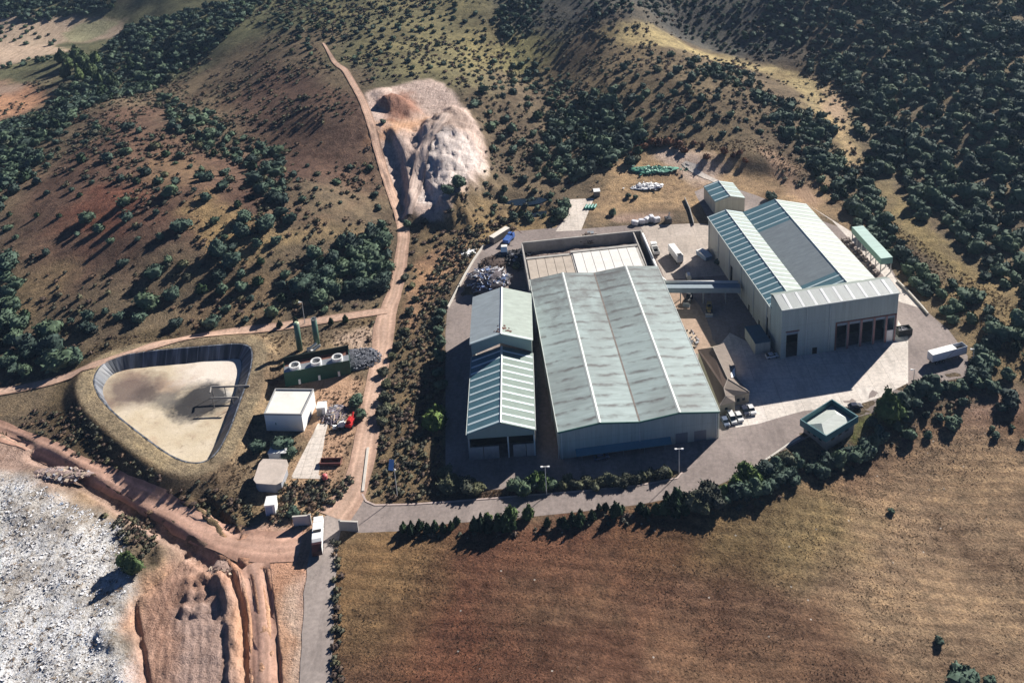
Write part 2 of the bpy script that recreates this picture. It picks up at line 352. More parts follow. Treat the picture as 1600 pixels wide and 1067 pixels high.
# ------------------------------------------------------------------ terrain sheet
def C(r, g, b):
    q = (r+g+b)/3; r, g, b = (q+(v-q)*.78 for v in (r, g, b))
    return tuple(((v/255+.055)/1.055)**2.4 if v > 10 else v/255/12.92 for v in (r, g, b))
NR, NA = 640, 820
rr = 95*np.exp(np.linspace(0, 1, NR)**1.05*math.log(1650/95)); aa = np.radians(np.linspace(-54, 52, NA))
RR, AA = np.meshgrid(rr, aa, indexing='ij'); TX = (RR*np.sin(AA)).ravel(); TY = (RR*np.cos(AA)).ravel(); TZ = H(TX, TY)
PAINT = [  # outline in the photograph (where it lies on the ground), colour, softness in metres, strength
 ([(-400,-60),(640,-60),(760,-20),(760,120),(600,140),(560,120),(500,60),(380,70),(250,110),(120,120),(-400,160)], C(104,104,78), 25, 1),
 ([(560,-60),(900,-60),(860,60),(780,130),(640,130),(560,90)], C(122,114,82), 25, .9),
 ([(780,-60),(1280,-60),(1280,60),(1180,110),(1060,60),(880,70),(800,80)], C(84,84,84), 20, .9),
 ([(820,90),(1000,62),(1110,100),(1180,170),(1150,260),(980,220),(840,150)], C(116,100,78), 20, .9),
 ([(900,60),(1050,55),(1130,85),(1210,100),(1290,130),(1350,200),(1340,262),(1310,250),(1280,180),(1240,130),(1120,95),(1000,72)], C(176,156,110), 6, .9),
 ([(1280,120),(1325,130),(1330,180),(1345,262),(1320,262),(1290,190)], C(190,160,120), 5, .9),
 ([(1370,270),(1410,300),(1540,440),(1600,480),(1600,520),(1500,450),(1400,360)], C(158,138,88), 8, .8),
 ([(740,40),(800,60),(800,110),(720,110)], C(140,128,88), 12, .8),
 ([(800,60),(900,60),(850,110),(800,120)], C(140,136,86), 10, .6),
 ([(-300,20),(110,25),(190,30),(200,50),(120,66),(100,64),(0,110),(-300,150)], C(182,158,134), 5, 1),
 ([(104,45),(150,28),(190,32),(150,62),(110,66)], C(150,146,112), 3, 1),
 ([(-300,70),(100,72),(110,82),(0,100),(-300,110)], C(205,176,150), 4, .9),
 ([(-200,120),(60,125),(60,160),(40,185),(-200,210)], C(186,134,104), 6, .9),
 ([(-200,125),(50,125),(30,150),(-200,160)], C(176,150,130), 5, .8),
 ([(150,170),(280,165),(300,230),(420,250),(480,330),(500,300),(560,270),(600,300),(600,350),(450,370),(330,400),(180,480),(60,480),(0,400),(40,290),(100,240)], C(112,84,72), 14, .9),
 ([(420,80),(540,130),(590,230),(600,330),(520,340),(430,230),(330,150)], C(106,80,70), 14, .9),
 ([(140,290),(230,270),(240,340),(200,395),(130,390),(60,360)], C(132,78,62), 7, .7),
 ([(290,310),(390,330),(420,350),(420,390),(340,420),(290,450),(330,400),(300,370)], C(168,138,94), 7, .8),
 ([(0,440),(90,400),(130,430),(60,500),(0,510)], C(150,126,92), 7, .6),
 ([(430,350),(600,340),(620,350),(560,370),(480,385),(400,400),(390,370)], C(156,132,92), 8, .7),
 ([(300,470),(420,400),(480,470),(430,500),(300,520),(250,530)], C(138,112,84), 8, .7),
 ([(220,240),(300,245),(330,270),(280,300),(210,300)], C(128,102,78), 6, .6),
 ([(440,480),(620,480),(640,430),(640,340),(760,330),(720,400),(700,450),(690,520),(690,780),(570,790),(560,740),(600,560)], C(120,100,74), 6, .95),
 ([(650,400),(740,370),(700,430),(650,490),(640,520),(630,480)], C(178,134,104), 4, .7),
 ([(745,320),(880,320),(890,360),(800,370),(740,400),(740,350)], C(150,124,86), 5, .8),
 ([(930,300),(1000,230),(1100,235),(1170,250),(1300,300),(1400,410),(1330,380),(1270,320),(1180,330),(1100,345),(1000,340),(920,350)], C(172,140,106), 8, .85),
 ([(1030,235),(1090,240),(1150,265),(1110,290),(1060,262)], C(206,180,164), 4, .8),
 ([(1180,240),(1230,300),(1290,330),(1260,280),(1200,230)], C(190,152,124), 4, .6),
 ([(940,335),(1060,325),(1070,345),(960,352)], C(196,160,140), 3, .8),
 ([(1400,410),(1600,440),(1750,500),(1750,640),(1500,600),(1440,500)], C(140,118,84), 10, .8),
 ([(1280,60),(1800,-60),(1800,400),(1560,420),(1400,300),(1320,200)], C(126,112,92), 20, .8),
 ([(1280,150),(1310,140),(1330,180),(1310,190)], C(190,158,128), 4, .7),
 ([(525,845),(700,835),(900,830),(1060,810),(1180,790),(1290,735),(1400,690),(1500,640),(1620,600),(1900,620),(1900,1400),(500,1400)], C(116,86,68), 5, 1),
 ([(1300,760),(1440,690),(1600,640),(1900,640),(1900,1400),(1420,1200),(1300,1000),(1230,880)], C(154,126,100), 14, .9),
 ([(1490,625),(1620,590),(1640,660),(1520,660)], C(190,150,128), 7, .7),
 ([(1000,850),(1200,790),(1320,760),(1300,880),(1200,900),(1100,880)], C(126,108,70), 14, .7),
 ([(650,930),(850,860),(980,880),(1080,960),(1180,1020),(1100,1100),(720,1100),(640,1020)], C(106,62,48), 22, .85),
 ([(560,850),(640,850),(660,930),(600,1000),(540,1000),(535,900)], C(136,110,74), 10, .6),
 ([(780,940),(980,930),(1000,1000),(860,1010)], C(112,94,72), 12, .7),
 ([(140,550),(200,530),(400,530),(440,520),(600,500),(600,560),(570,760),(500,830),(420,830),(400,740),(340,780),(250,760),(130,650),(120,600)], C(150,126,98), 6, .9),
 ([(480,570),(575,575),(580,640),(560,740),(480,760),(500,690)], C(206,160,126), 5, .9),
 ([(500,520),(590,500),(600,540),(560,560),(520,545)], C(208,176,152), 4, .9),
 ([(430,760),(540,745),(520,800),(450,820)], C(186,150,116), 5, .8),
 ([(130,690),(60,650),(110,610),(160,680),(240,740),(360,780),(400,830),(340,840),(200,750)], C(120,100,74), 5, .9),
 ([(-200,690),(40,690),(130,735),(240,800),(330,870),(240,860),(120,790),(-200,760)], C(196,160,142), 4, .9),
 ([(0,745),(120,775),(190,800),(210,850),(150,820),(60,770),(0,765)], C(156,128,94), 4, .8),
 ([(0,718),(80,735),(130,765),(60,760),(0,740)], C(120,100,92), 3, .6),
 ([(235,800),(345,880),(378,840),(400,820),(450,835),(500,850),(480,900),(470,1200),(180,1200),(215,960),(290,870)], C(206,164,142), 3, 1),
 ([(240,900),(330,890),(360,960),(355,1200),(235,1200),(225,980)], C(178,134,112), 5, .9),
 ([(280,960),(355,950),(358,1200),(285,1200)], C(186,156,144), 4, .8),
 ([(420,900),(465,890),(460,1200),(440,1200)], C(220,186,160), 3, .8),
 ([(382,930),(412,900),(432,1000),(438,1200),(384,1200)], C(214,158,120), 3, .9),
 ([(340,850),(400,845),(480,850),(470,900),(400,900),(350,880)], C(210,148,112), 4, .8),
 ([(566,148),(592,139),(640,130),(684,127),(706,148),(722,172),(740,200),(752,232),(758,262),(752,292),(736,318),(712,330),(700,345),(655,347),(632,342),(618,315),(602,270),(588,205)], C(214,186,172), 2.0, 1),
 ([(655,232),(690,222),(735,240),(752,275),(735,315),(690,330),(650,335),(655,290)], C(226,212,206), 3, .8),
 ([(690,180),(725,195),(735,225),(700,235),(660,215)], C(150,128,116), 3, .7),
 ([(592,190),(690,180),(640,215),(605,225),(588,210)], C(216,160,118), 5, .9),
 ([(595,155),(650,150),(655,185),(600,190)], C(158,98,70), 4, .8),
 ([(1360,640),(1420,640),(1400,660),(1350,670),(1330,690),(1340,650)], C(112,124,60), 2.5, .9),
]
col = np.tile(np.array(C(114, 98, 80)), (len(TX), 1))
wob = fbm(TX, TY, 40, 4); fin = fbm(TX, TY, 7, 4)
BARE = np.zeros(len(TX))
for pl, c, s, st in PAINT:
    Wp = chaikin(wp(pl, G1), 1); k = np.where(near(Wp, TX, TY, s*2))[0]
    if not len(k): continue
    a = sstep(-s, s, sdf(Wp, TX[k], TY[k])+wob[k]*s*2.2+fin[k]*min(s, 4)*1.6)*st
    col[k] = col[k]*(1-a[:, None])+np.array(c)*a[:, None]
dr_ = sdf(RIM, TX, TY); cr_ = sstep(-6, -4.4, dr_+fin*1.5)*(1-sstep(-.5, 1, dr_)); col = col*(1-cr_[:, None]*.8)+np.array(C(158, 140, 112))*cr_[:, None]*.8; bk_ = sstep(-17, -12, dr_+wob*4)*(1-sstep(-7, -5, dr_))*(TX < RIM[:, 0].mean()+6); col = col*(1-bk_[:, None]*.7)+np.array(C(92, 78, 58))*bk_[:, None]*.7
# landfill litter and bare, clean ground are told apart by a second mask
def maskpoly(pl, s):
    Wp = pl if isinstance(pl, np.ndarray) else chaikin(wp(pl, G1), 1)
    return sstep(-s, s, sdf(Wp, TX, TY)+wob*s*2)
lfm = maskpoly(LF, 4)
for pl in [q for q in PAINT if min(q[1]) > .22]: BARE = np.maximum(BARE, maskpoly(pl[0], 3))
fld = maskpoly([q for q in PAINT if q[0][0] == (525,845)][0][0], 3)
def colattr(me, name, arr):
    a = me.color_attributes.new(name, 'FLOAT_COLOR', 'POINT'); b = np.ones((len(arr), 4), np.float32); b[:, :arr.shape[1]] = arr; a.data.foreach_set('color', b.ravel())
def gridmesh(name, X, Y, Z, nr, na):
    me = bpy.data.meshes.new(name); me.vertices.add(nr*na); me.vertices.foreach_set('co', np.stack([X, Y, Z], -1).astype(np.float32).ravel())
    i, j = np.meshgrid(np.arange(nr-1), np.arange(na-1), indexing='ij'); a = (i*na+j).ravel()
    q = np.stack([a, a+na, a+na+1, a+1], -1)[:, ::-1]; n = len(q)
    me.loops.add(n*4); me.loops.foreach_set('vertex_index', q.astype(np.int32).ravel()); me.polygons.add(n)
    me.polygons.foreach_set('loop_start', np.arange(0, n*4, 4, dtype=np.int32)); me.polygons.foreach_set('use_smooth', np.ones(n, bool)); me.update(calc_edges=True); me.validate()
    return me
def ground_material():
    m = bpy.data.materials.new('ground_mix'); t, b = nodes(m)
    ca = N(t, 'ShaderNodeVertexColor', layer_name='Col').outputs[0]
    mk = N(t, 'ShaderNodeSeparateColor'); t.links.new(N(t, 'ShaderNodeVertexColor', layer_name='Mask').outputs[0], mk.inputs[0])
    tc = N(t, 'ShaderNodeTexCoord').outputs['Object']
    n1 = noise(t, tc, .035, 7, .72); n2 = noise(t, tc, .28, 7, .75); n3 = noise(t, tc, 1.6, 5, .75)
    # broad drifts of straw and of bare reddish soil
    veg = math_(t, 'SUBTRACT', 1.0, mk.outputs[0])
    g = ramp(t, n1, [(.36, (.66, .62, .62)), (.47, (.95, .95, .94)), (.6, (1.32, 1.3, 1.2))])
    c = mixc(t, math_(t, 'MULTIPLY', veg, .85), ca, mixc(t, 1.0, ca, g, 'MULTIPLY'))
    h = ramp(t, n2, [(.32, (.5, .52, .5)), (.46, (.92, .92, .9)), (.6, (1.12, 1.1, 1.06)), (.72, (1.5, 1.44, 1.3))])
    c = mixc(t, math_(t, 'ADD', math_(t, 'MULTIPLY', veg, .6), .3), c, mixc(t, 1.0, c, h, 'MULTIPLY'))
    k = ramp(t, n3, [(.34, (.5, .5, .48)), (.5, (1, 1, 1)), (.68, (1.5, 1.48, 1.4))])
    c = mixc(t, math_(t, 'ADD', math_(t, 'MULTIPLY', veg, .55), .35), c, mixc(t, 1.0, c, k, 'MULTIPLY'))
    rut = noise(t, mapping(t, tc, (1.1, .09, 1), (0, 0, .15)), .8, 5, .7); rut2 = noise(t, mapping(t, tc, (.12, .9, 1), (0, 0, .5)), .8, 5, .7)
    rr_ = ramp(t, rut, [(.36, (.66, .62, .6)), (.5, (1, 1, 1)), (.64, (1.18, 1.18, 1.18))]); rs_ = ramp(t, rut2, [(.38, (.8, .78, .76)), (.5, (1, 1, 1))])
    c = mixc(t, math_(t, 'MULTIPLY', mk.outputs[0], .75), c, mixc(t, 1.0, c, mixc(t, 1.0, rr_, rs_, 'MULTIPLY'), 'MULTIPLY'))
    # the tip: torn sheets, bags and soil
    vo = N(t, 'ShaderNodeTexVoronoi'); vo.inputs['Scale'].default_value = 2.4; t.links.new(tc, vo.inputs['Vector'])
    sp = N(t, 'ShaderNodeSeparateColor'); t.links.new(vo.outputs['Color'], sp.inputs[0])
    lit = ramp(t, sp.outputs[0], [(0, C(160, 152, 146)), (.08, C(222, 220, 216)), (.5, C(240, 240, 240)), (.78, C(250, 250, 252)), (.9, C(196, 180, 160)), (.95, C(150, 160, 176)), (.97, C(235, 238, 245))])
    br = ramp(t, noise(t, tc, .06, 5, .65), [(.36, C(176, 160, 140)), (.46, C(226, 220, 212)), (.56, C(252, 252, 252))])
    lit = mixc(t, .8, lit, br, 'MULTIPLY'); trk_ = ramp(t, noise(t, mapping(t, tc, (.9, .1, 1), (0, 0, -.5)), .5, 5, .7), [(.36, (.72, .7, .68)), (.5, (1, 1, 1))]); lit = mixc(t, .8, lit, trk_, 'MULTIPLY')
    c = mixc(t, mk.outputs[1], c, lit)
    mw = N(t, 'ShaderNodeTexWave', wave_type='BANDS', bands_direction='Y'); mw.inputs['Scale'].default_value = .09; mw.inputs['Distortion'].default_value = 5; mw.inputs['Detail'].default_value = 3; mw.inputs['Detail Scale'].default_value = .25; t.links.new(mapping(t, tc, (.35, 1, 1), (0, 0, .35)), mw.inputs['Vector'])
    mwc = ramp(t, mw.outputs[1], [(.1, (.84, .82, .8)), (.5, (1, 1, 1)), (.9, (1.16, 1.16, 1.12))]); c = mixc(t, math_(t, 'MULTIPLY', mk.outputs[2], .7), c, mixc(t, 1.0, c, mwc, 'MULTIPLY'))
    # the mown field: flecks of white stone and paper
    v2 = N(t, 'ShaderNodeTexVoronoi'); v2.inputs['Scale'].default_value = .22; t.links.new(tc, v2.inputs['Vector'])
    fl = math_(t, 'MULTIPLY', math_(t, 'LESS_THAN', v2.outputs['Distance'], .055), mk.outputs[2])
    c = mixc(t, math_(t, 'MULTIPLY', fl, .6), c, (.6, .57, .52))
    t.links.new(c, b.inputs['Base Color']); b.inputs['Roughness'].default_value = .95; b.inputs['Specular IOR Level'].default_value = .05
    hh = math_(t, 'ADD', math_(t, 'MULTIPLY', n2, 1.0), math_(t, 'MULTIPLY', n3, .5))
    bump(t, b, hh, .8, 1.1)
    return m
me = gridmesh('ground', TX, TY, TZ, NR, NA)
colattr(me, 'Col', col); colattr(me, 'Mask', np.stack([BARE, lfm, fld], -1)); GM = ground_material(); me.materials.append(GM)
go = bpy.data.objects.new('ground', me); COL.objects.link(go); tag(go, kind='structure')

def inpoly_pts(poly, sp):
    lo = poly.min(0); hi = poly.max(0); xs = np.arange(lo[0], hi[0], sp); ys = np.arange(lo[1], hi[1], sp)
    A, B = np.meshgrid(xs, ys); A = A.ravel()+rng.uniform(-.2, .2, A.size)*sp; B = B.ravel()+rng.uniform(-.2, .2, B.size)*sp
    k = sdf(poly, A, B) > sp*.3; return np.stack([A[k], B[k]], -1)
def resample(p, step, closed=True):
    out = []; n = len(p)
    for i in range(n if closed else n-1):
        a, b = p[i], p[(i+1) % n]; k = max(1, int(np.hypot(*(b-a))/step)); out += [a+(b-a)*t/k for t in range(k)]
    if not closed: out.append(p[-1])
    return np.array(out)
def sheet(name, poly, m, dz=.03, sp=3.0, rag=0, edge=1.5, kind='structure', zf=None, smooth=1):
    W = poly if isinstance(poly, np.ndarray) else wp(poly, G1)
    if smooth: W = chaikin(W, smooth)
    W = resample(W, edge)
    if rag:
        d = np.roll(W, -1, 0)-np.roll(W, 1, 0); nn = np.stack([-d[:, 1], d[:, 0]], -1)/(np.linalg.norm(d, axis=1)[:, None]+1e-9)
        W = W+nn*(fbm(W[:, 0], W[:, 1], 5, 4)*rag*2)[:, None]
    I = inpoly_pts(W, sp); V = [Vector(p) for p in np.vstack([W, I])]
    r = delaunay_2d_cdt(V, [(i, (i+1) % len(W)) for i in range(len(W))], [], 1, 1e-4)
    vs = np.array([tuple(v) for v in r[0]]); z = (H(vs[:, 0], vs[:, 1]) if zf is None else zf(vs[:, 0], vs[:, 1]))+dz
    me = bpy.data.meshes.new(name); me.from_pydata([(a, b, c) for (a, b), c in zip(vs, z)], [], [tuple(f) for f in r[2]]); me.materials.append(m)
    me.polygons.foreach_set('use_smooth', [True]*len(me.polygons))
    if len(me.polygons) and me.polygons[0].normal.z < 0: me.flip_normals()
    o = bpy.data.objects.new(name, me); COL.objects.link(o)
    if kind: o['kind'] = kind
    return o
def ribbon(name, line, wd, m, dz=.12, rag=.3, step=2.0, kind='structure'):
    L = line if isinstance(line, np.ndarray) else wp(line, G1)
    L = resample(chaikin(L, 2, False), step, False); wd = np.interp(np.linspace(0, 1, len(L)), np.linspace(0, 1, len(wd)), wd) if isinstance(wd, (list, tuple)) else np.full(len(L), wd)
    d = np.gradient(L, axis=0); nn = np.stack([-d[:, 1], d[:, 0]], -1)/(np.linalg.norm(d, axis=1)[:, None]+1e-9); K = 7
    P = np.stack([L+nn*(wd*(k/(K-1)-.5)+(fbm(L[:, 0]+k*31, L[:, 1], 6, 3)*rag if k in (0, K-1) else 0))[:, None] for k in range(K)], 1).reshape(-1, 2)
    z = H(P[:, 0], P[:, 1])+dz; fs = [(i*K+k, i*K+k+1, (i+1)*K+k+1, (i+1)*K+k) for i in range(len(L)-1) for k in range(K-1)]
    me = bpy.data.meshes.new(name); me.from_pydata([(a, b, c) for (a, b), c in zip(P, z)], [], fs); me.materials.append(m)
    me.polygons.foreach_set('use_smooth', [True]*len(me.polygons)); me.update()
    if me.polygons[0].normal.z < 0: me.flip_normals()
    o = bpy.data.objects.new(name, me); COL.objects.link(o)
    if kind: o['kind'] = kind
    uv = me.uv_layers.new(name='UVMap'); uc = np.zeros((len(P), 2)); uc[:, 0] = np.tile(np.linspace(0, 1, K), len(L)); uc[:, 1] = np.repeat(np.arange(len(L))*step, K)
    li = np.zeros(len(me.loops), np.int32); me.loops.foreach_get('vertex_index', li); uv.data.foreach_set('uv', uc[li].astype(np.float32).ravel())
    return o
def pave(name, c, patch=.25, cracks=0, tracks=False, joint=0):
    m = bpy.data.materials.new(name); t, b = nodes(m); tc = N(t, 'ShaderNodeTexCoord').outputs['Object']
    n1 = noise(t, tc, .05, 6, .65); n2 = noise(t, tc, .9, 6, .7); n3 = noise(t, mapping(t, tc, (.5, .12, 1), (0, 0, .5)), .5, 5, .7)
    col = ramp(t, n1, [(.36, tuple(v*(1-patch) for v in c)), (.64, tuple(min(1, v*(1+patch)) for v in c))])
    col = mixc(t, .6, col, mixc(t, 1.0, col, ramp(t, n2, [(.35, (.68, .68, .68)), (.65, (1.25, 1.22, 1.2))]), 'MULTIPLY'))
    col = mixc(t, math_(t, 'MULTIPLY', ramp(t, n3, [(.5, (0, 0, 0)), (.66, (1, 1, 1))]), .45), col, tuple(v*.5 for v in c))
    oil = ramp(t, noise(t, tc, .22, 5, .75), [(.63, (0, 0, 0)), (.7, (1, 1, 1))]); col = mixc(t, math_(t, 'MULTIPLY', oil, .5), col, tuple(v*.35 for v in c))
    if tracks:
        uv = N(t, 'ShaderNodeSeparateXYZ'); t.links.new(N(t, 'ShaderNodeUVMap').outputs[0], uv.inputs[0])
        jx = math_(t, 'ADD', uv.outputs[0], math_(t, 'MULTIPLY', math_(t, 'SUBTRACT', noise(t, tc, .08, 3, .5), .5), .25))
        tr = ramp(t, jx, [(.12, (.72, .68, .66)), (.26, (1.12, 1.1, 1.08)), (.34, (.86, .84, .82)), (.5, (.98, .98, .98)), (.64, (.84, .82, .8)), (.74, (1.12, 1.1, 1.08)), (.88, (.72, .68, .66))])
        col = mixc(t, .9, col, tr, 'MULTIPLY')
    if joint:
        br = N(t, 'ShaderNodeTexBrick'); br.offset = 0; br.inputs['Scale'].default_value = 1.0; br.inputs['Brick Width'].default_value = joint; br.inputs['Row Height'].default_value = joint
        br.inputs['Mortar Size'].default_value = .05; br.inputs['Color1'].default_value = (1, 1, 1, 1); br.inputs['Color2'].default_value = (.93, .92, .9, 1); br.inputs['Mortar'].default_value = (.5, .48, .46, 1)
        t.links.new(mapping(t, tc, (1, 1, 1), (0, 0, -.03)), br.inputs['Vector']); col = mixc(t, .8, col, br.outputs[0], 'MULTIPLY')
    t.links.new(col, b.inputs['Base Color']); b.inputs['Roughness'].default_value = .9; b.inputs['Specular IOR Level'].default_value = .1
    bump(t, b, n2, .4, .06 if not tracks else .3)
    return m
M_ASPH = pave('worn_asphalt', C(150, 136, 130), .16)
M_ROAD = pave('pale_road', C(172, 156, 146), .12, tracks=True)
M_CONC = pave('concrete_yard', C(222, 212, 202), .1, joint=6)
M_CONC2 = pave('concrete_apron', C(192, 178, 166), .12, joint=8)
M_DIRT = pave('dirt_track', C(208, 170, 146), .2, tracks=True)
M_RED = pave('red_dirt', C(216, 168, 144), .2, tracks=True)
M_EARTH = pave('bare_earth', C(186, 156, 132), .2)
M_PATH = pave('pale_concrete_path', C(220, 208, 196), .12, joint=3)
YARD = [(745,766),(728,745),(696,742),(696,520),(699,480),(720,438),(750,388),(775,376),(800,362),(868,356),(890,335),(885,314),(927,312),(916,340),(908,358),(985,352),(1046,352),(1095,350),(1112,352),
 (1100,330),(1085,300),(1120,285),(1180,305),(1270,340),(1330,362),(1385,405),(1404,440),(1440,480),(1482,515),(1512,556),(1512,588),(1440,603),(1418,612),(1380,640),(1345,650),(1295,668),(1245,692),(1200,716),(1150,745),(1100,768),
 (1000,788),(900,800),(820,808),(700,818),(620,830),(562,832),(530,828),(522,812),(548,792),(563,772),(570,784),(586,790),(640,789),(700,785),(800,777),(900,769),(1000,759),(1058,748),(1066,738),(1040,732),(1000,745),(880,754),(815,762)]
sheet('yard_asphalt', YARD, M_ASPH, .02, 4.0, smooth=0)
sheet('entrance_road', [(466,1200),(468,1067),(473,980),(478,900),(483,860),(495,826),(502,806),(540,798),(533,828),(527,850),(524,900),(521,980),(519,1067),(517,1200)], pave('road_surface', C(170, 156, 148), .12), .10, 3.0, rag=.25)
sheet('concrete_yard', [(1419,527),(1419,598),(1375,621),(1335,634),(1255,642),(1215,653),(1185,662),(1150,668),(1128,640),(1122,600),(1108,560),(1140,520),(1220,560),(1400,526),(1403,500)], M_CONC, .026, 4, smooth=0)
sheet('concrete_apron', [(1010,372),(1000,352),(1046,351),(1095,349),(1111,352),(1110,376),(1136,430),(1040,437)], M_CONC2, .026, 4, smooth=0)
sheet('concrete_pad', [(1262,320),(1330,362),(1380,405),(1402,440),(1440,482),(1400,470),(1380,430),(1300,345)], M_CONC, .026, 4, smooth=0)
sheet('bare_earth', [(1036,452),(1076,452),(1092,478),(1104,498),(1114,530),(1128,548),(1112,556),(1085,552),(1060,505)], M_EARTH, .034, 3, smooth=0, rag=.3)
sheet('concrete_path', [(885,312),(928,310),(916,340),(908,360),(868,362),(884,340)], M_PATH, .026, 3, smooth=0)
sheet('service_path', [(497,662),(512,662),(497,744),(455,745),(470,715)], M_PATH, .05, 3, smooth=0, rag=.1)
sheet('service_path', [(483,728),(500,744),(502,748),(455,747)], M_PATH, .054, 3, smooth=0, rag=.1)
ribbon('dirt_track', [(520,808),(545,780),(562,740),(572,690),(580,640),(589,590),(598,545),(600,510),(606,485),(618,455),(624,425),(628,395),(632,365),(627,343)], [11, 9, 7.5, 7, 7, 6.5, 6.5, 8, 6, 5.5, 5, 5, 5, 5], M_DIRT, .12)
ribbon('dirt_track', [(627,345),(617,315),(606,285),(595,250),(587,220),(577,185),(568,160),(552,132),(532,105),(515,85),(505,68)], [4.5, 4, 4, 3.5, 3.2, 2.6, 1.2], M_DIRT, .3)
ribbon('dirt_track', [(606,486),(560,492),(500,502),(430,512),(360,520),(300,530),(250,542),(190,562),(120,585),(60,602),(-40,620)], [4, 4.5, 4, 3.5], M_DIRT, .25)
ribbon('red_road', [(-60,655),(0,672),(50,692),(120,725),(190,760),(250,790),(310,822),(360,845),(410,858),(470,850)], [6, 6, 6, 6.5, 7, 9, 11], M_RED, .12, rag=.8)
ribbon('red_road', [(395,880),(404,930),(410,980),(412,1067),(413,1200)], [8, 6.5, 6, 6], M_RED, .10, rag=.5)
ribbon('quarry_track', [(634,344),(648,315),(655,290),(662,262),(672,240),(690,222),(700,205)], [6, 6, 5], pave('quarry_dust', C(214, 190, 176), .15, tracks=True), .5)
ribbon('forest_track', [(1090,262),(1060,252),(1120,282),(1135,300)], [3, 3], M_PATH, .15)
# ------------------------------------------------------------------ materials for built things
W_PAN = clad('pale_green_panel', (.44, .50, .46))
W_PAN2 = clad('cream_panel', (.54, .54, .46))
GRN_TRIM = mat('green_trim', (.10, .22, .18), .5, .1)
PALE_TRIM = mat('pale_trim', (.62, .66, .62), .5, .1)
STRIP = mat('skylight_sheet', (.62, .74, .76), .35, .08, spec=.5)
DARK = mat('dark_inside', (.012, .012, .014), .9, .3)  # near black stands for the shade inside the buildings
CONCR = mat('raw_concrete', (.42, .40, .37), .85, .18, .5, stain=.4)
CONCP = mat('pale_concrete', (.62, .58, .52), .85, .1, .5, stain=.3)
WHITE = mat('white_paint', (.80, .80, .78), .5, .05, .4, stain=.12)
WHITE2 = mat('bright_white_paint', (.86, .86, .84), .5, .04, .4)
STEEL = mat('galvanised_steel', (.45, .47, .48), .4, .15, 1, metal=.6)
BLK = mat('black_rubber', (.02, .02, .022), .8, .3)
DGREEN = mat('dark_green_paint', (.016, .065, .045), .5, .2, .5)
MGREEN = mat('mid_green_paint', (.09, .17, .13), .5, .15, .5)
REDP = mat('red_paint', (.55, .03, .03), .45, .15)
BLUEP = mat('blue_paint', (.06, .14, .42), .45, .15)
YELP = mat('ochre_machine_paint', (.42, .30, .12), .5, .15)
RUST = mat('rusty_brown_steel', (.17, .08, .06), .8, .3, 1)
GLASS = mat('dark_glass', (.02, .03, .04), .15, .2, spec=.6)
PLUM = mat('dull_red_post', (.30, .17, .16), .6, .15)
R_GREY = roofmat('weathered_green_roof', (.38, .46, .45), 1.2, 'Y', dirt=.45, rough=.5, streak=True)
R_SHADE = roofmat('shaded_teal_roof', (.085, .19, .235), 1.2, 'Y', dirt=.03, rough=.5)  # left slopes: their shade and sky blue are put into the colour
R_LIT = roofmat('sunlit_green_roof', (.19, .255, .22), 1.2, 'Y', dirt=.05, rough=.5)  # right slopes: same sheeting, coloured as the sunlit side
R_DULL = roofmat('dull_grey_roof', (.25, .29, .31), 1.2, 'Y', dirt=.1, rough=.5)
R_WHT = roofmat('whitish_roof', (.27, .31, .28), 1.2, 'Y', dirt=.05, rough=.5)  # whitest of the roof sheet colours
R_ANNX = roofmat('annexe_roof', (.19, .23, .24), 1.2, 'X', dirt=.05, rough=.5)
TILE = roofmat('shaded_tile_roof', (.16, .115, .095), 2.2, 'X', dirt=.25, rough=.85, spec=.1)  # left slope only, its shade put into the tile colour
TILEP = roofmat('lit_tile_roof', (.25, .21, .18), 2.2, 'Y', dirt=.15, rough=.85, spec=.1)  # same tiles in the paler tone of the lit slopes

def quadroof(mb, x0, x1, z0, z1, y0, y1, t=.15, mi=0):
    return mb.slab([(x0, y0, z0), (x1, y0, z1), (x1, y1, z1), (x0, y1, z0)], t, mi)
def strips(parent, x0, x1, z0, z1, ys, wd, m=STRIP, lift=.06, name='skylight_panel'):
    for y in ys:
        b = MB(); e = .02
        quadroof(b, x0+(x1-x0)*e, x1-(x1-x0)*e, z0+(z1-z0)*e+lift, z1-(z1-z0)*e+lift, y-wd/2, y+wd/2, .05); b.build(name, m, parent)
def hollow(profile_z, W, L, t=.3):   # four butted walls, front/back gables from a profile [(x,z)...]
    b = MB(); prof = [(0, 0)]+[(W, 0)]+[(x, z) for x, z in reversed(profile_z)]
    b.profy(prof, 0, t); b.profy(prof, L-t, L)
    zl = profile_z[0][1]; zr = profile_z[-1][1]
    b.box(0, t, t, L-t, 0, zl); b.box(W-t, W, t, L-t, 0, zr)
    return b

# ------------------------------------------------------------------ main hall
HW_, HL_, HE, HR = 46.08, 79.6, 9.45, 10.9
hall = thing('industrial_hall', 'largest hall, two long low gables of weathered grey green roofing with rows of dark grime', 'hall', (-8.57, 222.05, 0), .1329)
q = HW_/4
hollow([(0, HE), (q, HR), (2*q, HE+.05), (3*q, HR), (4*q, HE)], HW_, HL_).build('wall', W_PAN, hall)
for i, (xa, xb, za, zb) in enumerate([(-.25, q, HE-.03, HR), (q, 2*q, HR, HE+.05), (2*q, 3*q, HE+.05, HR), (3*q, HW_+.25, HR, HE-.03)]):
    b = MB(); quadroof(b, xa+(.004 if i else 0), xb-.004, za+.2, zb+.2, -.25, HL_+.25, .17); b.build('roof', R_GREY, hall)
for k, (xx, zz) in enumerate([(q, HR), (3*q, HR)]):
    b = MB(); b.profy([(xx-.5, zz+.17), (xx, zz+.30), (xx+.5, zz+.17), (xx, zz+.36)], -.3, HL_+.3); b.build('ridge_cap', PALE_TRIM, hall)
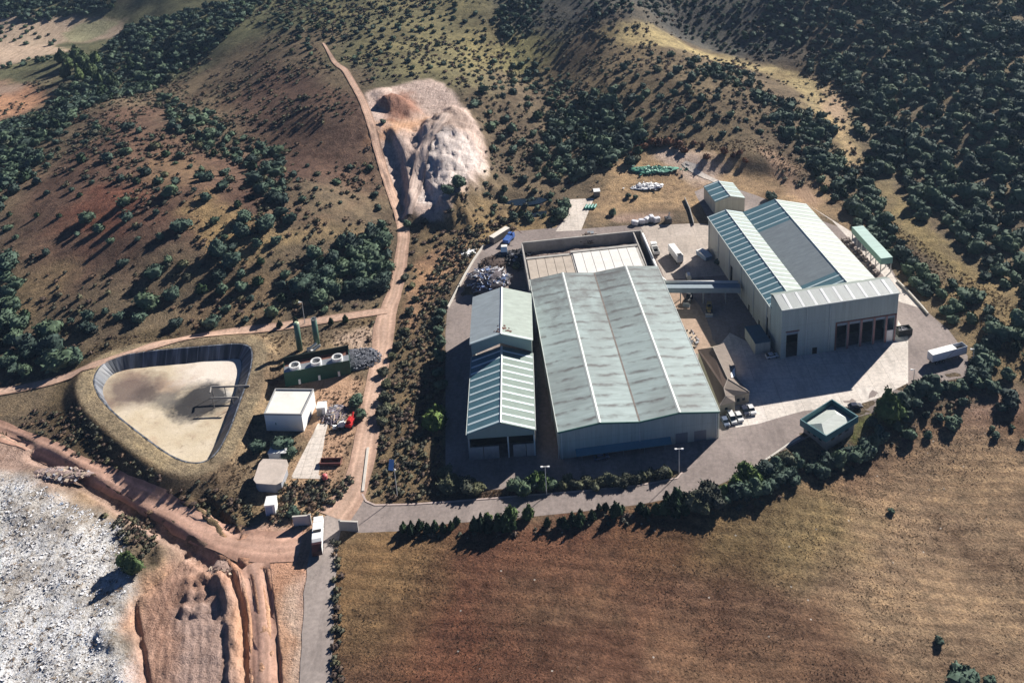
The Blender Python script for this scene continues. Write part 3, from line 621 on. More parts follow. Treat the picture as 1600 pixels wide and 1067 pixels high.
b = MB(); b.box(2*q-.25, 2*q+.25, -.1, HL_, HE+.24, HE+.32); b.build('valley_gutter', mat('dull_gutter', (.22, .19, .17), .8, .3), hall)
for xx in (-.45, HW_+.27):
    b = MB(); b.box(xx, xx+.2, -.3, HL_+.3, HE-.1, HE+.25); b.build('gutter', PALE_TRIM, hall)
b = MB()
for (xa, za), (xb, zb) in zip([(-.3, HE), (q, HR), (2*q, HE+.05), (3*q, HR)], [(q, HR), (2*q, HE+.05), (3*q, HR), (HW_+.3, HE)]):
    b.add([(xa, -.42, za-.35), (xb, -.42, zb-.35), (xb, -.42, zb+.22), (xa, -.42, za+.22), (xa, -.26, za-.35), (xb, -.26, zb-.35), (xb, -.26, zb+.22), (xa, -.26, za+.22)],
          [(0, 1, 2, 3), (7, 6, 5, 4), (0, 4, 5, 1), (1, 5, 6, 2), (2, 6, 7, 3), (3, 7, 4, 0)])
b.build('verge_trim', GRN_TRIM, hall)
b = MB(); b.slab([(4.4, -1.9, 1.9), (32, -1.9, 1.9), (32, -.01, 2.9), (4.4, -.01, 2.9)], .15)
b.build('awning', mat('blue_green_awning', (.10, .24, .30), .5, .1), hall)
for x in (6, 12, 18, 24, 30): b = MB(); b.cyl((x, -1.7, 0), (x, -1.7, 1.85), .08, n=6); b.build('awning_post', STEEL, hall)
for x in (33.5, 39):
    b = MB(); b.box(x, x+3.6, -.05, -.004, 0, 3.6); b.build('roller_door', mat('grey_shutter', (.2, .22, .24), .5, .1), hall)
for x, sgn in ((-.34, -1), (HW_+.34, 1)):
    for y in (.4, 16, 32, 48, 64, 79): b = MB(); b.cyl((x, y, 0), (x, y, HE-.1), .12, n=8); b.build('downpipe', PALE_TRIM, hall)
for x in (.6, HW_*.5, HW_-.6): b = MB(); b.cyl((x, -.16, 0), (x, -.16, HE-.4), .12, n=8); b.build('downpipe', PALE_TRIM, hall)

# ------------------------------------------------------------------ slab deck and rubble bay behind the hall
deck = thing('filter_bed', 'row of flat concrete cover slabs behind the largest hall, half tan and half white', 'concrete bed', (-8.57-79.6*math.sin(.1329), 222.05+79.6*math.cos(.1329), 0), .1329)
b = MB(); b.box(.2, 17.3, .4, 22.6, 0, 5.0); b.build('base', CONCR, deck)
for k in range(5):
    b = MB(); b.box(.5+k*3.4, .5+k*3.4+3.25, .5, 21.2, 5.0, 5.25); b.build('cover_slab', mat('tan_concrete', (.50, .43, .36), .85, .08, .5, stain=.3), deck, bevel=.04)
b = MB(); b.box(17.5, 43.6, .4, 23.8, 0, 5.4); b.build('base', CONCR, deck)
for k in range(7):
    b = MB(); b.box(18.2+k*3.5, 18.2+k*3.5+3.35, .5, 22.0, 5.4, 5.65); b.build('cover_slab', mat('white_concrete', (.78, .76, .72), .8, .05, .5, stain=.15), deck, bevel=.04)
b = MB(); b.box(.2, 17.2, 21.5, 22.7, 5.01, 5.5); b.box(17.4, 43.6, 22.3, 23.7, 5.41, 5.9); b.build('kerb_beam', CONCR, deck)
bay = thing('walled_bay', 'open concrete bay holding dark wood rubble behind the slab bed', 'walled bay', (-8.57-79.6*math.sin(.1329), 222.05+79.6*math.cos(.1329), 0), .1329)
b = MB(); b.box(0, 47.6, 34.0, 34.6, 0, 5.6); b.build('wall', CONCR, bay)
b = MB(); b.box(-.6, 0, .2, 34.6, 0, 5.3); b.build('wall', CONCR, bay)
b = MB(); b.box(47.0, 47.6, -2, 34.0, 0, 6.0); b.build('wall', CONCR, bay)
b = MB(); b.box(44.0, 44.5, 1, 33.9, 0, 5.4); b.build('wall', CONCR, bay)
def lump(n=60, r=1.0, h=1.0, seed=0, flat=.6, sub=3, amp=.5):
    bm = bmesh.new(); bmesh.ops.create_icosphere(bm, subdivisions=sub, radius=1)
    for v in bm.verts:
        p = np.array(v.co); a = 1+amp*float(fbm(np.array([p[0]*2+seed*7]), np.array([p[1]*2+p[2]*3+seed]), 1, 4)[0]); v.co = Vector((p[0]*r*a, p[1]*r*a, max(-.05, p[2])*h*a))
    return bm
def pile(name, label, cat, px, py, r, h, mt, n, seed=1, ry=None, size=(.3, 1.1), group=None, kinds=None, z=None, sticks=False, loose=False):
    p = at1(px, py); o = thing(name, label, cat, (p[0], p[1], p[2] if z is None else z), 0, group); R = random.Random(seed); ry = ry or r
    bm = lump(r=r, h=h, seed=seed); me = bpy.data.meshes.new('heap'); bm.to_mesh(me); bm.free()
    for v in me.vertices: v.co.y *= ry/r
    me.materials.append(mt[0]); me.polygons.foreach_set('use_smooth', [True]*len(me.polygons)); hp = bpy.data.objects.new('heap', me); COL.objects.link(hp); hp.parent = o
    b = MB()
    for i in range(n):
        a = R.uniform(0, 2*PI); d = math.sqrt(R.random()) if not loose else abs(R.gauss(0, .55)); x = math.cos(a)*d*r*1.05+(R.gauss(0, r*.12) if loose else 0); y = math.sin(a)*d*ry*1.05; z_ = h*math.sqrt(max(0, 1-d*d))*.95+.1
        s = R.uniform(*size); M = Matrix.Rotation(R.uniform(0, 6), 3, 'Z') @ Matrix.Rotation(R.uniform(-.9, .9), 3, 'X')
        sx, sy, sz = (s*3, s*.25, s*.25) if sticks and R.random() < .6 else (s, s*R.uniform(.4, 1), s*R.uniform(.15, .5))
        vs = [tuple(M @ Vector((u*sx/2, v*sy/2, w_*sz/2)) + Vector((x, y, z_))) for u in (-1, 1) for v in (-1, 1) for w_ in (-1, 1)]
        b.add(vs, [(0, 1, 3, 2), (4, 6, 7, 5), (0, 4, 5, 1), (2, 3, 7, 6), (0, 2, 6, 4), (1, 5, 7, 3)], R.randrange(len(mt)))
    pb = b.build('debris', mt, o); pb['kind'] = 'stuff'
    return o
WOODD = mat('dark_wood_chips', (.09, .065, .055), .95, .5, 2, bmp=.6)
WOODL = mat('pale_wood_scrap', (.45, .36, .28), .9, .3, 2)
GREYS = mat('grey_scrap', (.35, .35, .38), .7, .4, 2)
WSHEET = mat('white_sheet_scrap', (.8, .8, .82), .6, .1, 2)
_p = unp(920, 390, 1.5)
rb = thing('wood_chip_heap', 'dark heap of shredded wood lying along the walled bay', 'wood chip heap', (-8.57-79.6*math.sin(.1329), 222.05+79.6*math.cos(.1329), 0), .1329)
me = bpy.data.meshes.new('heap'); nx, ny = 70, 22; vs = []; fs = []
for i in range(nx):
    for j in range(ny):
        x = .05+i*43.9/(nx-1); y = 23.0+j*10.9/(ny-1); zz = 2.6+1.6*float(fbm(np.array([x+3.]), np.array([y*1.3]), 6, 4)[0])-.04*(j-8)**2*.25; vs.append((x, y, max(.3, zz)))
for i in range(nx-1):
    for j in range(ny-1): fs.append((i*ny+j, (i+1)*ny+j, (i+1)*ny+j+1, i*ny+j+1))
me.from_pydata(vs, [], fs); me.materials.append(mat('mixed_wood_chips', (.20, .15, .13), .95, .6, 1.5, bmp=.8)); o = bpy.data.objects.new('heap', me); COL.objects.link(o); o.parent = rb
pile('wood_scrap_heap', 'small brown mound on the chip heap in the walled bay', 'wood scrap heap', 918, 383, 3.2, 2.2, [WOODD, WOODL], 60, 3, z=2.4, sticks=True)

# ------------------------------------------------------------------ left shed in two roof levels
SE = 8.9
pl = unp(730, 679, SE); pr = unp(835.5, 671.5, SE); SW = float(np.hypot(*(pr-pl)[:2])); sa = math.atan2(pr[1]-pl[1], pr[0]-pl[0])
pm = unp(727.5, 560, SE); pb = unp(724.5, 465.5, SE+5.2); L1 = float(np.hypot(*(pm-pl)[:2])); L2 = float(np.hypot(*(pb-pl)[:2]))
shed = thing('storage_shed', 'long narrow shed left of the largest hall, striped roof in front, taller plain roof behind', 'shed', tuple(pl[:2])+(0,), sa)
hx = SW/2; SR = SE+3.4
for (xa, xb, za, zb, mm) in [(-.2, hx, SE, SR, R_SHADE), (hx, SW+.2, SR, SE, R_LIT)]:
    b = MB(); quadroof(b, xa+(.003 if xa > 0 else 0), xb-.003, za+.2, zb+.2, -.3, L1+.2, .18); b.build('roof', mm, shed)
    strips(shed, xa, xb, za+.2, zb+.2, [.4+k*(L1-1)/10.5 for k in range(11)], .75)
b = MB(); b.profy([(hx-.35, SR+.12), (hx, SR+.36), (hx+.35, SR+.12), (hx, SR+.44)], -.35, L1); b.build('ridge_cap', PALE_TRIM, shed)
b = MB(); b.profy([(0, SE-1.6), (SW, SE-1.6), (SW, SE-.02), (hx, SR-.02), (0, SE-.02)], 0, .25); b.build('front_gable', mat('grey_green_gable', (.28, .36, .32), .6, .06), shed)
b = MB(); b.box(-.35, -.2, -.3, L1, SE-.1, SE+.25); b.build('gutter', PALE_TRIM, shed); b = MB(); b.box(SW+.2, SW+.35, -.3, L1, SE-.1, SE+.25); b.build('gutter', PALE_TRIM, shed)
b = MB(); b.box(0, .3, .3, L1, 0, SE-.02); b.build('side_wall', W_PAN, shed)
b = MB(); b.box(SW-.3, SW, .3, L1, 0, SE-.02); b.build('side_wall', CONCR, shed)
for xa, xb in ((.3, 4.1), (4.3, 8.6), (12.6, 16.2), (16.4, SW-.3)):
    b = MB(); b.box(xa, xb, .05, .4, 0, 4.2); b.build('push_wall', CONCR, shed)
for x in (0.1, hx+1.6, SW-.5):
    b = MB(); b.box(x, x+.4, -.02, .3, 0, SE-1.6); b.build('column', PALE_TRIM if x != .1 else CONCR, shed)
b = MB(); b.box(.3, SW-.3, 6, 6.2, 0, SE-.1); b.build('inner_partition', DARK, shed)  # coloured black for the unlit depth of the shed
TE, TR = SE+5.0, SE+8.2
for (xa, xb, za, zb, mm) in [(-.5, hx, TE, TR, R_SHADE), (hx, SW+.5, TR, TE, R_LIT)]:
    b = MB(); quadroof(b, xa+(.003 if xa > 0 else 0), xb-.003, za+.2, zb+.2, L1-.4, L2, .18); b.build('upper_roof', roofmat('plain_blue_grey_roof', (.44, .50, .52), 1.2, dirt=.05) if xa < 0 else roofmat('plain_pale_roof', (.36, .42, .37), 1.2, dirt=.05), shed)
    strips(shed, xa, xb, za+.2, zb+.2, [L1+.2], .7)
b = MB(); b.profy([(hx-.4, TR+.12), (hx, TR+.36), (hx+.4, TR+.12), (hx, TR+.46)], L1-.4, L2); b.build('ridge_cap', WHITE, shed)
b = MB(); b.profy([(0, SE+1.0), (hx, SR+1.5), (SW, SE+1.0), (SW, TE), (hx, TR), (0, TE)], L1-.2, L1+.1); b.build('upper_gable', mat('grey_green_gable2', (.30, .38, .34), .6, .06), shed)
for xw in (0, SW-.3): b = MB(); b.box(xw, xw+.3, L1+.15, L2-.2, 0, TE-.02); b.build('upper_side_wall', W_PAN, shed)
b = MB()
R = random.Random(4)
for i in range(26):
    a = R.uniform(0, 6.28); d = R.uniform(0, 2.6); b.cyl((hx+.6+math.cos(a)*d*1.2, L1+3+math.sin(a)*d, TR-.1-abs(.6+math.cos(a)*d*1.2)*.3+.2), (hx+.6+math.cos(a)*d*1.2, L1+3+math.sin(a)*d, TR+.15-abs(.6+math.cos(a)*d*1.2)*.3+.2), R.uniform(.25, .7), .1, 6)
b.build('rust_patch', RUST, shed)

# ------------------------------------------------------------------ right hall
a2 = .1865; h2 = thing('sorting_hall', 'cream walled hall at the right with striped twin roofs and dark loading bays', 'hall', (62.79, 263.8, 0), a2)
D2 = 9.67; L_ = 72.6; E2 = 13.67; R1 = 15.78; V2 = 13.7; R2 = 17.6; X1, XV, X2, XE = 7.1, 14.2, 27.45, 40.7
hollow([(0, E2), (X1, R1), (XV, V2), (X2, R2), (XE, E2)], XE, L_-D2+.2).build('wall', W_PAN2, h2).location = (0, D2-.4, 0)
def h2roof(x0, x1, z0, z1, segs):
    for y0, y1, mm in segs:
        b = MB(); quadroof(b, x0+.003, x1-.003, z0+.2, z1+.2, y0, y1-.003, .18); b.build('roof', mm, h2)
yb = D2-1; ye = L_+.2
h2roof(-.25, X1, E2, R1, [(yb-6, ye, R_SHADE)]) if False else h2roof(-.25, X1, E2, R1, [(yb, ye, R_SHADE)])
h2roof(X1, XV, R1, V2, [(yb, ye, R_LIT)])
h2roof(XV, X2, V2, R2, [(yb, 18, R_SHADE), (18, 56, R_DULL), (56, ye, R_SHADE)])
h2roof(X2, XE+.25, R2, E2, [(yb, 57, R_WHT), (57, ye, R_LIT)])
n_ = 21; ys = [yb+1.6+k*(ye-yb-2.2)/(n_-1) for k in range(n_)]
strips(h2, -.25, X1, E2+.2, R1+.2, ys, .6); strips(h2, X1, XV, R1+.2, V2+.2, ys, .6)
strips(h2, XV, X2, V2+.2, R2+.2, [yb+3.6, yb+7.0, 58, 61.8, 65.6, 69.5], .6)
strips(h2, X2, XE+.25, R2+.2, E2+.2, [yb+2+k*3.4 for k in range(19)], .6, mat('pale_skylight', (.62, .66, .64), .4, .05))
for xx, zz in ((X1, R1), (X2, R2)):
    b = MB(); b.profy([(xx-.35, zz+.12), (xx, zz+.36), (xx+.35, zz+.12), (xx, zz+.44)], yb, ye); b.build('ridge_cap', PALE_TRIM, h2)
b = MB(); b.box(-.45, -.26, yb-.4, ye, E2-.1, E2+.28); b.build('gutter', PALE_TRIM, h2)
# tall front block
AW, AH = 40.4, 18.4
fb = MB(); oy = 0
op = [(1.8, 5.8, 9.7)] + [(xa, xb, 10.2) for xa, xb in ((19.2, 22.8), (23.6, 27.4), (28.2, 32.0), (32.8, 36.3), (37.1, 39.6))]
xs = 0
for xa, xb, zt in op:
    fb.box(xs, xa, 0, .35, 0, AH); fb.box(xa, xb, 0, .35, zt, AH); xs = xb
fb.box(xs, AW, 0, .35, 0, AH)
fb.box(0, .35, .35, D2-.8, 0, AH); fb.box(AW-.35, AW, .35, D2-.8, 0, AH); fb.box(0, AW, D2-.8, D2-.45, E2-3, AH)
fb.build('front_block_wall', W_PAN, h2)
b = MB(); b.slab([(-.3, -.3, AH+.15), (AW+.3, -.3, AH+.15), (AW+.3, D2*.72, AH+1.25), (-.3, D2*.72, AH+1.25)], .15); b.build('front_block_roof', R_ANNX, h2)
b = MB(); b.slab([(-.3, D2*.72+.004, AH+1.25), (AW+.3, D2*.72+.004, AH+1.25), (AW+.3, D2, AH+.15), (-.3, D2, AH+.15)], .15); b.build('front_block_roof', R_WHT, h2)
for k in range(9):
    x = 2.6+k*4.35; b = MB(); b.slab([(x, -.2, AH+.2), (x+.9, -.2, AH+.2), (x+.9, D2*.7, AH+1.3), (x, D2*.7, AH+1.3)], .06); b.build('skylight_panel', mat('pale_skylight2', (.8, .82, .82), .4, .05), h2)
b = MB(); b.box(-.32, AW+.32, -.45, -.31, AH-.2, AH+.2); b.build('verge_trim', PALE_TRIM, h2)
for xa, xb, zt in op:
    b = MB(); b.box(xa, xb, .12, .3, zt-1.1, zt); b.build('door_shutter', mat('grey_shutter2', (.22, .28, .34), .5, .1), h2)
b = MB(); b.box(18.7, 19.2, -.12, .0-.005, 0, 10.2); b.box(18.7, AW-.2, -.14, -.005, 10.2, 10.65); b.build('door_frame', RUST, h2); b = MB(); b.box(1.5, 6.2, -.14, -.005, 9.7, 10.1); b.build('door_frame', RUST, h2)
for k in range(4):
    x = (22.8, 27.4, 32.0, 36.3)[k]; b = MB(); b.box(x+.05, x+.75, -.2, -.006, 0, 10.19); b.build('column', PLUM, h2)
b = MB(); b.box(AW-.7, AW-.2, -.2, -.006, 0, 10.19); b.build('column', PLUM, h2)
b = MB(); b.box(37.2, 39.5, .1, .28, 0, 4.4); b.build('door_leaf', WHITE, h2)
b = MB(); b.box(.5, AW-.5, 7.5, 7.7, 0, AH-1); b.build('inner_wall', DARK, h2)  # coloured black for the shade behind the loading bays
b = MB(); b.box(-.06, -.005, 11.0, 12.8, 0, 8.2); b.build('side_door', DARK, h2); b = MB(); b.box(-.06, -.005, 45, 47, 0, 7.4); b.build('side_door', DARK, h2)
for y in (9, 18, 27.5): b = MB(); b.box(-.05, -.005, y, y+1.1, 0, 2.4); b.build('side_door', DARK, h2)
for y in (12, 24, 36, 48, 60, 71): b = MB(); b.cyl((-.2, y, 0), (-.2, y, E2-.1), .12, n=8); b.build('downpipe', PALE_TRIM, h2)
for x in (8.5, 16.5): b = MB(); b.cyl((x, -.16, 0), (x, -.16, AH-.3), .12, n=8); b.build('downpipe', PALE_TRIM, h2)
b = MB(); b.box(11, 12.6, -.1, -.004, 0, 2.4); b.build('side_door', DARK, h2)
# low block in front of the left wall
p = unp(1188, 553); cb = thing('transformer_block', 'small dark roofed block against the left wall of the cream hall', 'service block', tuple(p[:2])+(0,), a2)
b = MB(); b.box(-1.8, 3.4, 0, 9.5, 0, 4.2); b.build('wall', W_PAN2, cb); b = MB(); b.box(-1.9, 3.5, -.1, 9.6, 4.2, 4.4); b.build('roof', mat('blue_grey_flat_roof', (.10, .17, .20), .6, .1), cb)
# dark lean-to at the right corner
p = unp(1404, 527); lt = thing('scrap_container', 'dark open container against the right end of the loading bays', 'container', tuple(p[:2])+(0,), a2)
b = MB(); b.box(0, 5, 0, .15, 0, 2.4); b.box(0, 5, 2.6, 2.75, 0, 2.4); b.box(0, .15, .15, 2.6, 0, 2.4); b.box(4.85, 5, .15, 2.6, 0, 2.4); b.box(.15, 4.85, .15, 2.6, .05, 1.5); b.build('container_body', mat('dark_olive_steel', (.045, .045, .04), .7, .3), lt)
b = MB()
for i in range(12): b.cyl((R.uniform(.3, 4.6), R.uniform(.3, 2.4), 1.4), (R.uniform(.3, 4.6), R.uniform(.3, 2.4), 2.2), .12, n=5)
b.build('scrap_load', GREYS, lt)

# ------------------------------------------------------------------ small gabled building behind
pa = unp(1117.5, 316, 6.0); pb_ = unp(1166, 314, 6.0); W3 = float(np.hypot(*(pb_-pa)[:2])); a3 = math.atan2(pb_[1]-pa[1], pb_[0]-pa[0]); pc = unp(1099.7, 292, 6.0)
L3 = float(np.hypot(*(pc-pa)[:2])); a3 = a2
sg = thing('gabled_workshop', 'smaller cream workshop with a four stripe teal gable roof behind the cream hall', 'workshop', tuple(pa[:2])+(0,), a3)
hollow([(0, 6), (W3/2, 7.8), (W3, 6)], W3, L3).build('wall', W_PAN2, sg)
for xa, xb, za, zb, mm in ((-.2, W3/2, 6, 7.8, R_SHADE), (W3/2, W3+.2, 7.8, 6, R_LIT)):
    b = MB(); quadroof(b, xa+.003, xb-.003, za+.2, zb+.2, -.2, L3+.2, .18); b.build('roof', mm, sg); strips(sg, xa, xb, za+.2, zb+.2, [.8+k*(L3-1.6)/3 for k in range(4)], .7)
b = MB(); b.profy([(W3/2-.3, 7.92), (W3/2, 8.15), (W3/2+.3, 7.92), (W3/2, 8.25)], -.2, L3+.2); b.build('ridge_cap', WHITE, sg)

# ------------------------------------------------------------------ canopy over bales at far right
za = 6.5
c0 = unp(1331.5, 355, za); c1 = unp(1376.7, 404.5, za); cw = 4.6; ca_ = math.atan2(c1[1]-c0[1], c1[0]-c0[0])+PI/2
cl = float(np.hypot(*(c1-c0)[:2]))
cn = thing('bale_canopy', 'long green canopy on posts beside bales, right of the cream hall', 'canopy', tuple(c1[:2])+(0,), ca_)
b = MB(); b.box(0, cw, 0, cl, za-.1, za+.12); b.build('roof', roofmat('mint_roof', (.42, .60, .54), 1.2, 'Y', dirt=.08), cn)
b = MB(); b.box(-.12, -.003, -.12, cl+.1, za-2.4, za+.2); b.box(0, cw, -.12, -.003, za-2.4, za+.2); b.build('fascia', mat('mint_fascia', (.22, .38, .33), .55, .08), cn)
for k in range(7):
    b = MB(); y = .3+k*(cl-.6)/6; b.box(.1, .4, y-.15, y+.15, 0, za-.1); b.build('post', STEEL, cn); b = MB(); b.box(cw-.4, cw-.1, y-.15, y+.15, 0, za-.1); b.build('post', STEEL, cn)
BALE = mat('mixed_bale', (.30, .25, .22), .9, .6, 1.6, c2=(.08, .06, .06), rnd=.3, bmp=.6)
bp = None
for i in range(34):
    t_ = (i//2)/16; q_ = c1*(1-t_)+c0*t_; off = -1.6-(i % 2)*1.7+R.uniform(-.3, .3)
    wx = q_[0]+math.cos(ca_)*off; wy = q_[1]+math.sin(ca_)*off
    if bp is None:
        bp = MB(); bp.box(-.75, .75, -.6, .6, 0, 1.2); bp = bp.build('waste_bale', BALE, bevel=.12); tag(bp, 'mixed waste bale in the stack beside the green canopy', 'bale', 'waste bales beside the green canopy'); o = bp
    else: o = bp.copy(); COL.objects.link(o)
    o.location = (wx, wy, 0); o.rotation_euler = (0, 0, ca_+R.uniform(-.2, .2)); o.scale = (1, 1, R.uniform(.9, 1.9))

# ------------------------------------------------------------------ tiled office
o0 = unp(1137, 600); of = thing('tiled_office', 'low office with brown tiled hip roofs beside the largest hall', 'office', tuple(o0[:2])+(0,), 0)
def ol(px, py, z): p = unp(px, py, z); return (p[0]-o0[0], p[1]-o0[1], z)
EZ, RZ_ = 3.7, 6.2
BL_, FL_, AP, KN, JN, BR_ = ol(1090, 546, EZ), ol(1124.5, 634, EZ), ol(1134, 619, 5.1), ol(1131, 607, 5.7), ol(1137, 592, RZ_), ol(1113.7, 542.6, RZ_)
RB, RM, NT, WC, WF, FR_ = ol(1131, 535.5, EZ), ol(1149, 573, EZ), ol(1150.5, 589, EZ), ol(1171.5, 613, EZ), ol(1147.5, 619, EZ), ol(1149, 628, EZ)
b = MB(); b.slab([BL_, FL_, AP, KN], .15); b.slab([BL_, KN, JN, BR_], .15); b.build('roof', TILE, of)
b = MB(); b.slab([BR_, JN, NT, RM, RB][::-1], .15); b.build('roof', TILEP, of)
b = MB(); b.slab([JN, KN, AP, WF, WC], .15); b.slab([JN, WC, NT], .15); b.build('wing_roof', TILEP, of)
b = MB(); b.slab([AP, FL_, FR_, WF], .15); b.build('hip', TILEP, of)
b = MB()
for p_, q_ in ((BR_, JN), (JN, KN), (KN, AP), (AP, FL_), (AP, WF), (JN, WC)): b.cyl((p_[0], p_[1], p_[2]+.06), (q_[0], q_[1], q_[2]+.06), .15, n=6)
b.build('ridge_tiles', mat('pale_ridge_tile', (.36, .31, .27), .85, .2), of)
cc = Vector((0, 0)); OCH = mat('ochre_render', (.46, .39, .29), .85, .12, .5, stain=.2)
b = MB(); b.prism([(v[0]*.97, v[1]*.985) for v in (BL_, FL_, FR_, WF, WC, NT, RM, RB)], 0, EZ-.12); b.build('wall', OCH, of)
u = Vector((FR_[0]-FL_[0], FR_[1]-FL_[1])).normalized(); nrm = Vector((u.y, -u.x))
def win(P, t, wd, z0, z1):
    a_ = Vector((P[0]*.97, P[1]*.985))+u*t+nrm*.03; c_ = a_+u*wd; b = MB(); b.add([(a_.x, a_.y, z0), (c_.x, c_.y, z0), (c_.x, c_.y, z1), (a_.x, a_.y, z1)], [(0, 1, 2, 3)]); b.build('window', GLASS, of)
win(FL_, 1.6, .9, 1.5, 2.4); win(WF, .9, .9, 1.3, 2.4); win(WF, 2.7, .9, 1.3, 2.4)
lp = lambda a_, b_, f: tuple(Vector(a_)*(1-f)+Vector(b_)*f)
S0, S1, S2, S3 = lp(JN, RM, .38), lp(JN, RM, .9), lp(JN, NT, .86), lp(JN, NT, .4)
b = MB(); b.slab([tuple(Vector(v)+Vector((0, 0, .22))) for v in (S0, S3, S2, S1)], .05); b.build('skylight', WHITE2, of)

# ------------------------------------------------------------------ pipe gallery
g0 = unp(1036, 441, 7); g1 = unp(1160, 441, 7); ga = math.atan2(g1[1]-g0[1], g1[0]-g0[0]); gl = float(np.hypot(*(g1-g0)[:2]))
gal = thing('conveyor_gallery', 'pale covered conveyor bridge joining the largest hall to the cream hall', 'conveyor bridge', tuple(g0[:2])+(0,), ga)
b = MB(); b.box(-.5, gl-1.0, -3.2, 0, 4.6, 6.6); b.build('gallery', mat('blue_grey_panel', (.30, .36, .40), .5, .1), gal)
b = MB(); b.cyl((-.2, .35, 6.9), (gl-1.5, .35, 6.9), .5, n=12); b.build('duct', WHITE, gal, smooth=True)
for x in (6, 14, 22):
    b = MB()
    for y in (-2.9, -.3): b.box(x, x+.3, y, y+.3, 0, 4.6)
    b.build('trestle', STEEL, gal)
e0 = unp(1004, 366, 6.4); e1 = unp(1033, 436, 7.0)
b = MB(); pts = [Vector((e0[0], e0[1], 6.5)), Vector((e0[0]*.4+e1[0]*.6, e0[1]*.4+e1[1]*.6, 6.8)), Vector((e1[0]-.3, e1[1]+2.2, 7.0)), Vector((e1[0]+.6, e1[1]+.4, 6.95)), Vector((g0[0]+1.2, g0[1]+.3, 6.9))]
for p0, p1 in zip(pts[:-1], pts[1:]): b.cyl(p0, p1, .5, n=12)
tag(b.build('exhaust_duct', WHITE, None, smooth=True), 'white curved duct running along the eave behind the largest hall', 'duct')

# ------------------------------------------------------------------ control house with parapet
zt = 4.6
ps = [unp(x, y, zt) for x, y in ((1250, 655), (1300, 623), (1341.5, 650), (1291, 681))]
ctr = sum(ps)/4; ch = thing('control_house', 'square weighbridge house with a teal parapet round a sunken pale roof', 'control house', (ctr[0], ctr[1], -3.0))
P = [Vector((p[0]-ctr[0], p[1]-ctr[1])) for p in ps]
def inset(P, k): return [v*k for v in P]
def frame(Po, Pi, z0, z1):
    b = MB(); n = len(Po); vs = [(v.x, v.y, z) for z in (z0, z1) for Q in (Po, Pi) for v in Q]
    fs = []
    for i in range(n):
        j = (i+1) % n; fs += [(i, j, n+j, n+i)[::-1], (2*n+i, 2*n+j, 3*n+j, 3*n+i), (i, j, 2*n+j, 2*n+i), (n+i, 3*n+i, 3*n+j, n+j)]
    return b.add(vs, fs)
TEAL = mat('teal_fascia', (.06, .17, .19), .5, .12)
b = MB(); b.prism([(v.x, v.y) for v in inset(P, .86)][::-1], 0, 5.4); b.build('wall', mat('stained_render', (.30, .27, .25), .85, .15, .6, stain=.4), ch)
frame(P, inset(P, .955), 5.4, 7.6).build('parapet', TEAL, ch)
Q = inset(P, .95); b = MB(); b.add([(v.x, v.y, 5.6) for v in Q]+[(0.25*(Q[0].x+Q[3].x)+.0, .25*(Q[0].y+Q[3].y), 7.2), (.25*(Q[1].x+Q[2].x), .25*(Q[1].y+Q[2].y), 7.2)],
    [(0, 3, 4), (3, 2, 5, 4), (2, 1, 5), (1, 0, 4, 5)]); b.build('roof', roofmat('pale_sheet_roof', (.55, .60, .56), 2.5, 'Y', dirt=.05), ch)
for k in range(3):
    for a_, b_ in ((P[3], P[0]), (P[2], P[3])):
        v0 = (a_*(1-(.2+k*.25))+b_*(.2+k*.25))*.866; v1 = (a_*(1-(.32+k*.25))+b_*(.32+k*.25))*.866
        b = MB(); b.add([(v0.x, v0.y, 3.9), (v1.x, v1.y, 3.9), (v1.x, v1.y, 5.1), (v0.x, v0.y, 5.1)], [(0, 1, 2, 3)]); b.build('window', GLASS, ch)

# ------------------------------------------------------------------ west plant
q0 = unp(412.5, 646, 6.2); q1 = unp(471, 647, 6.2); q2 = unp(490, 607.5, 6.2); q3 = unp(430, 607, 6.2)
bw = float(np.hypot(*(q1-q0)[:2])); bl_ = float(np.hypot(*(q2-q1)[:2])); ba = math.atan2(q2[1]-q1[1], q2[0]-q1[0])-PI/2
z_ = 0
wb = thing('white_plant_building', 'white flat roofed building with a raised rim beside the sludge pond', 'building', (q0[0], q0[1], 0), 0)
loc4 = [(q[0]-q0[0], q[1]-q0[1]) for q in (q0, q1, q2, q3)]
b = MB(); b.prism([tuple(Vector(v)*1.0) for v in loc4], 0, 5.7); b.build('wall', WHITE2, wb)
c4 = Vector((sum(v[0] for v in loc4)/4, sum(v[1] for v in loc4)/4)); Po = [Vector(v)+(Vector(v)-c4)*.01 for v in loc4]; Pi = [c4+(Vector(v)-c4)*.95 for v in loc4]
frame(Po, Pi, 5.7, 6.25).build('roof_rim', mat('grey_rim', (.36, .36, .36), .6, .1), wb)
b = MB(); b.prism([tuple(v) for v in [c4+(Vector(v)-c4)*.945 for v in loc4]], 5.7, 5.85); b.build('roof', mat('white_membrane', (.82, .80, .74), .8, .05, .3, stain=.25), wb)
b = MB(); b.box(3, 5, -.25, -.1, 2.2, 3.0); b.build('louvre', GRN_TRIM, wb)
p = unp(499, 650); cbn = thing('white_cabin', 'small white cabin with a grey door right of the white flat roofed building', 'cabin', tuple(p[:2])+(0,), .05)
b = MB(); b.box(-.6, 2.0, 0, 2.8, 0, 2.9); b.build('wall', WHITE2, cbn, bevel=.05); b = MB(); b.box(-.5, 1.0, -.06, -.004, .1, 2.5); b.build('door', STEEL, cbn); b = MB(); b.box(-.7, 2.1, -.1, 2.9, 2.9, 3.05); b.build('roof', WHITE2, cbn)
p = unp(417, 806); k2 = thing('white_kiosk', 'tall white kiosk with a blue grey door below the octagonal tank house', 'kiosk', tuple(p[:2])+(0,), .1)
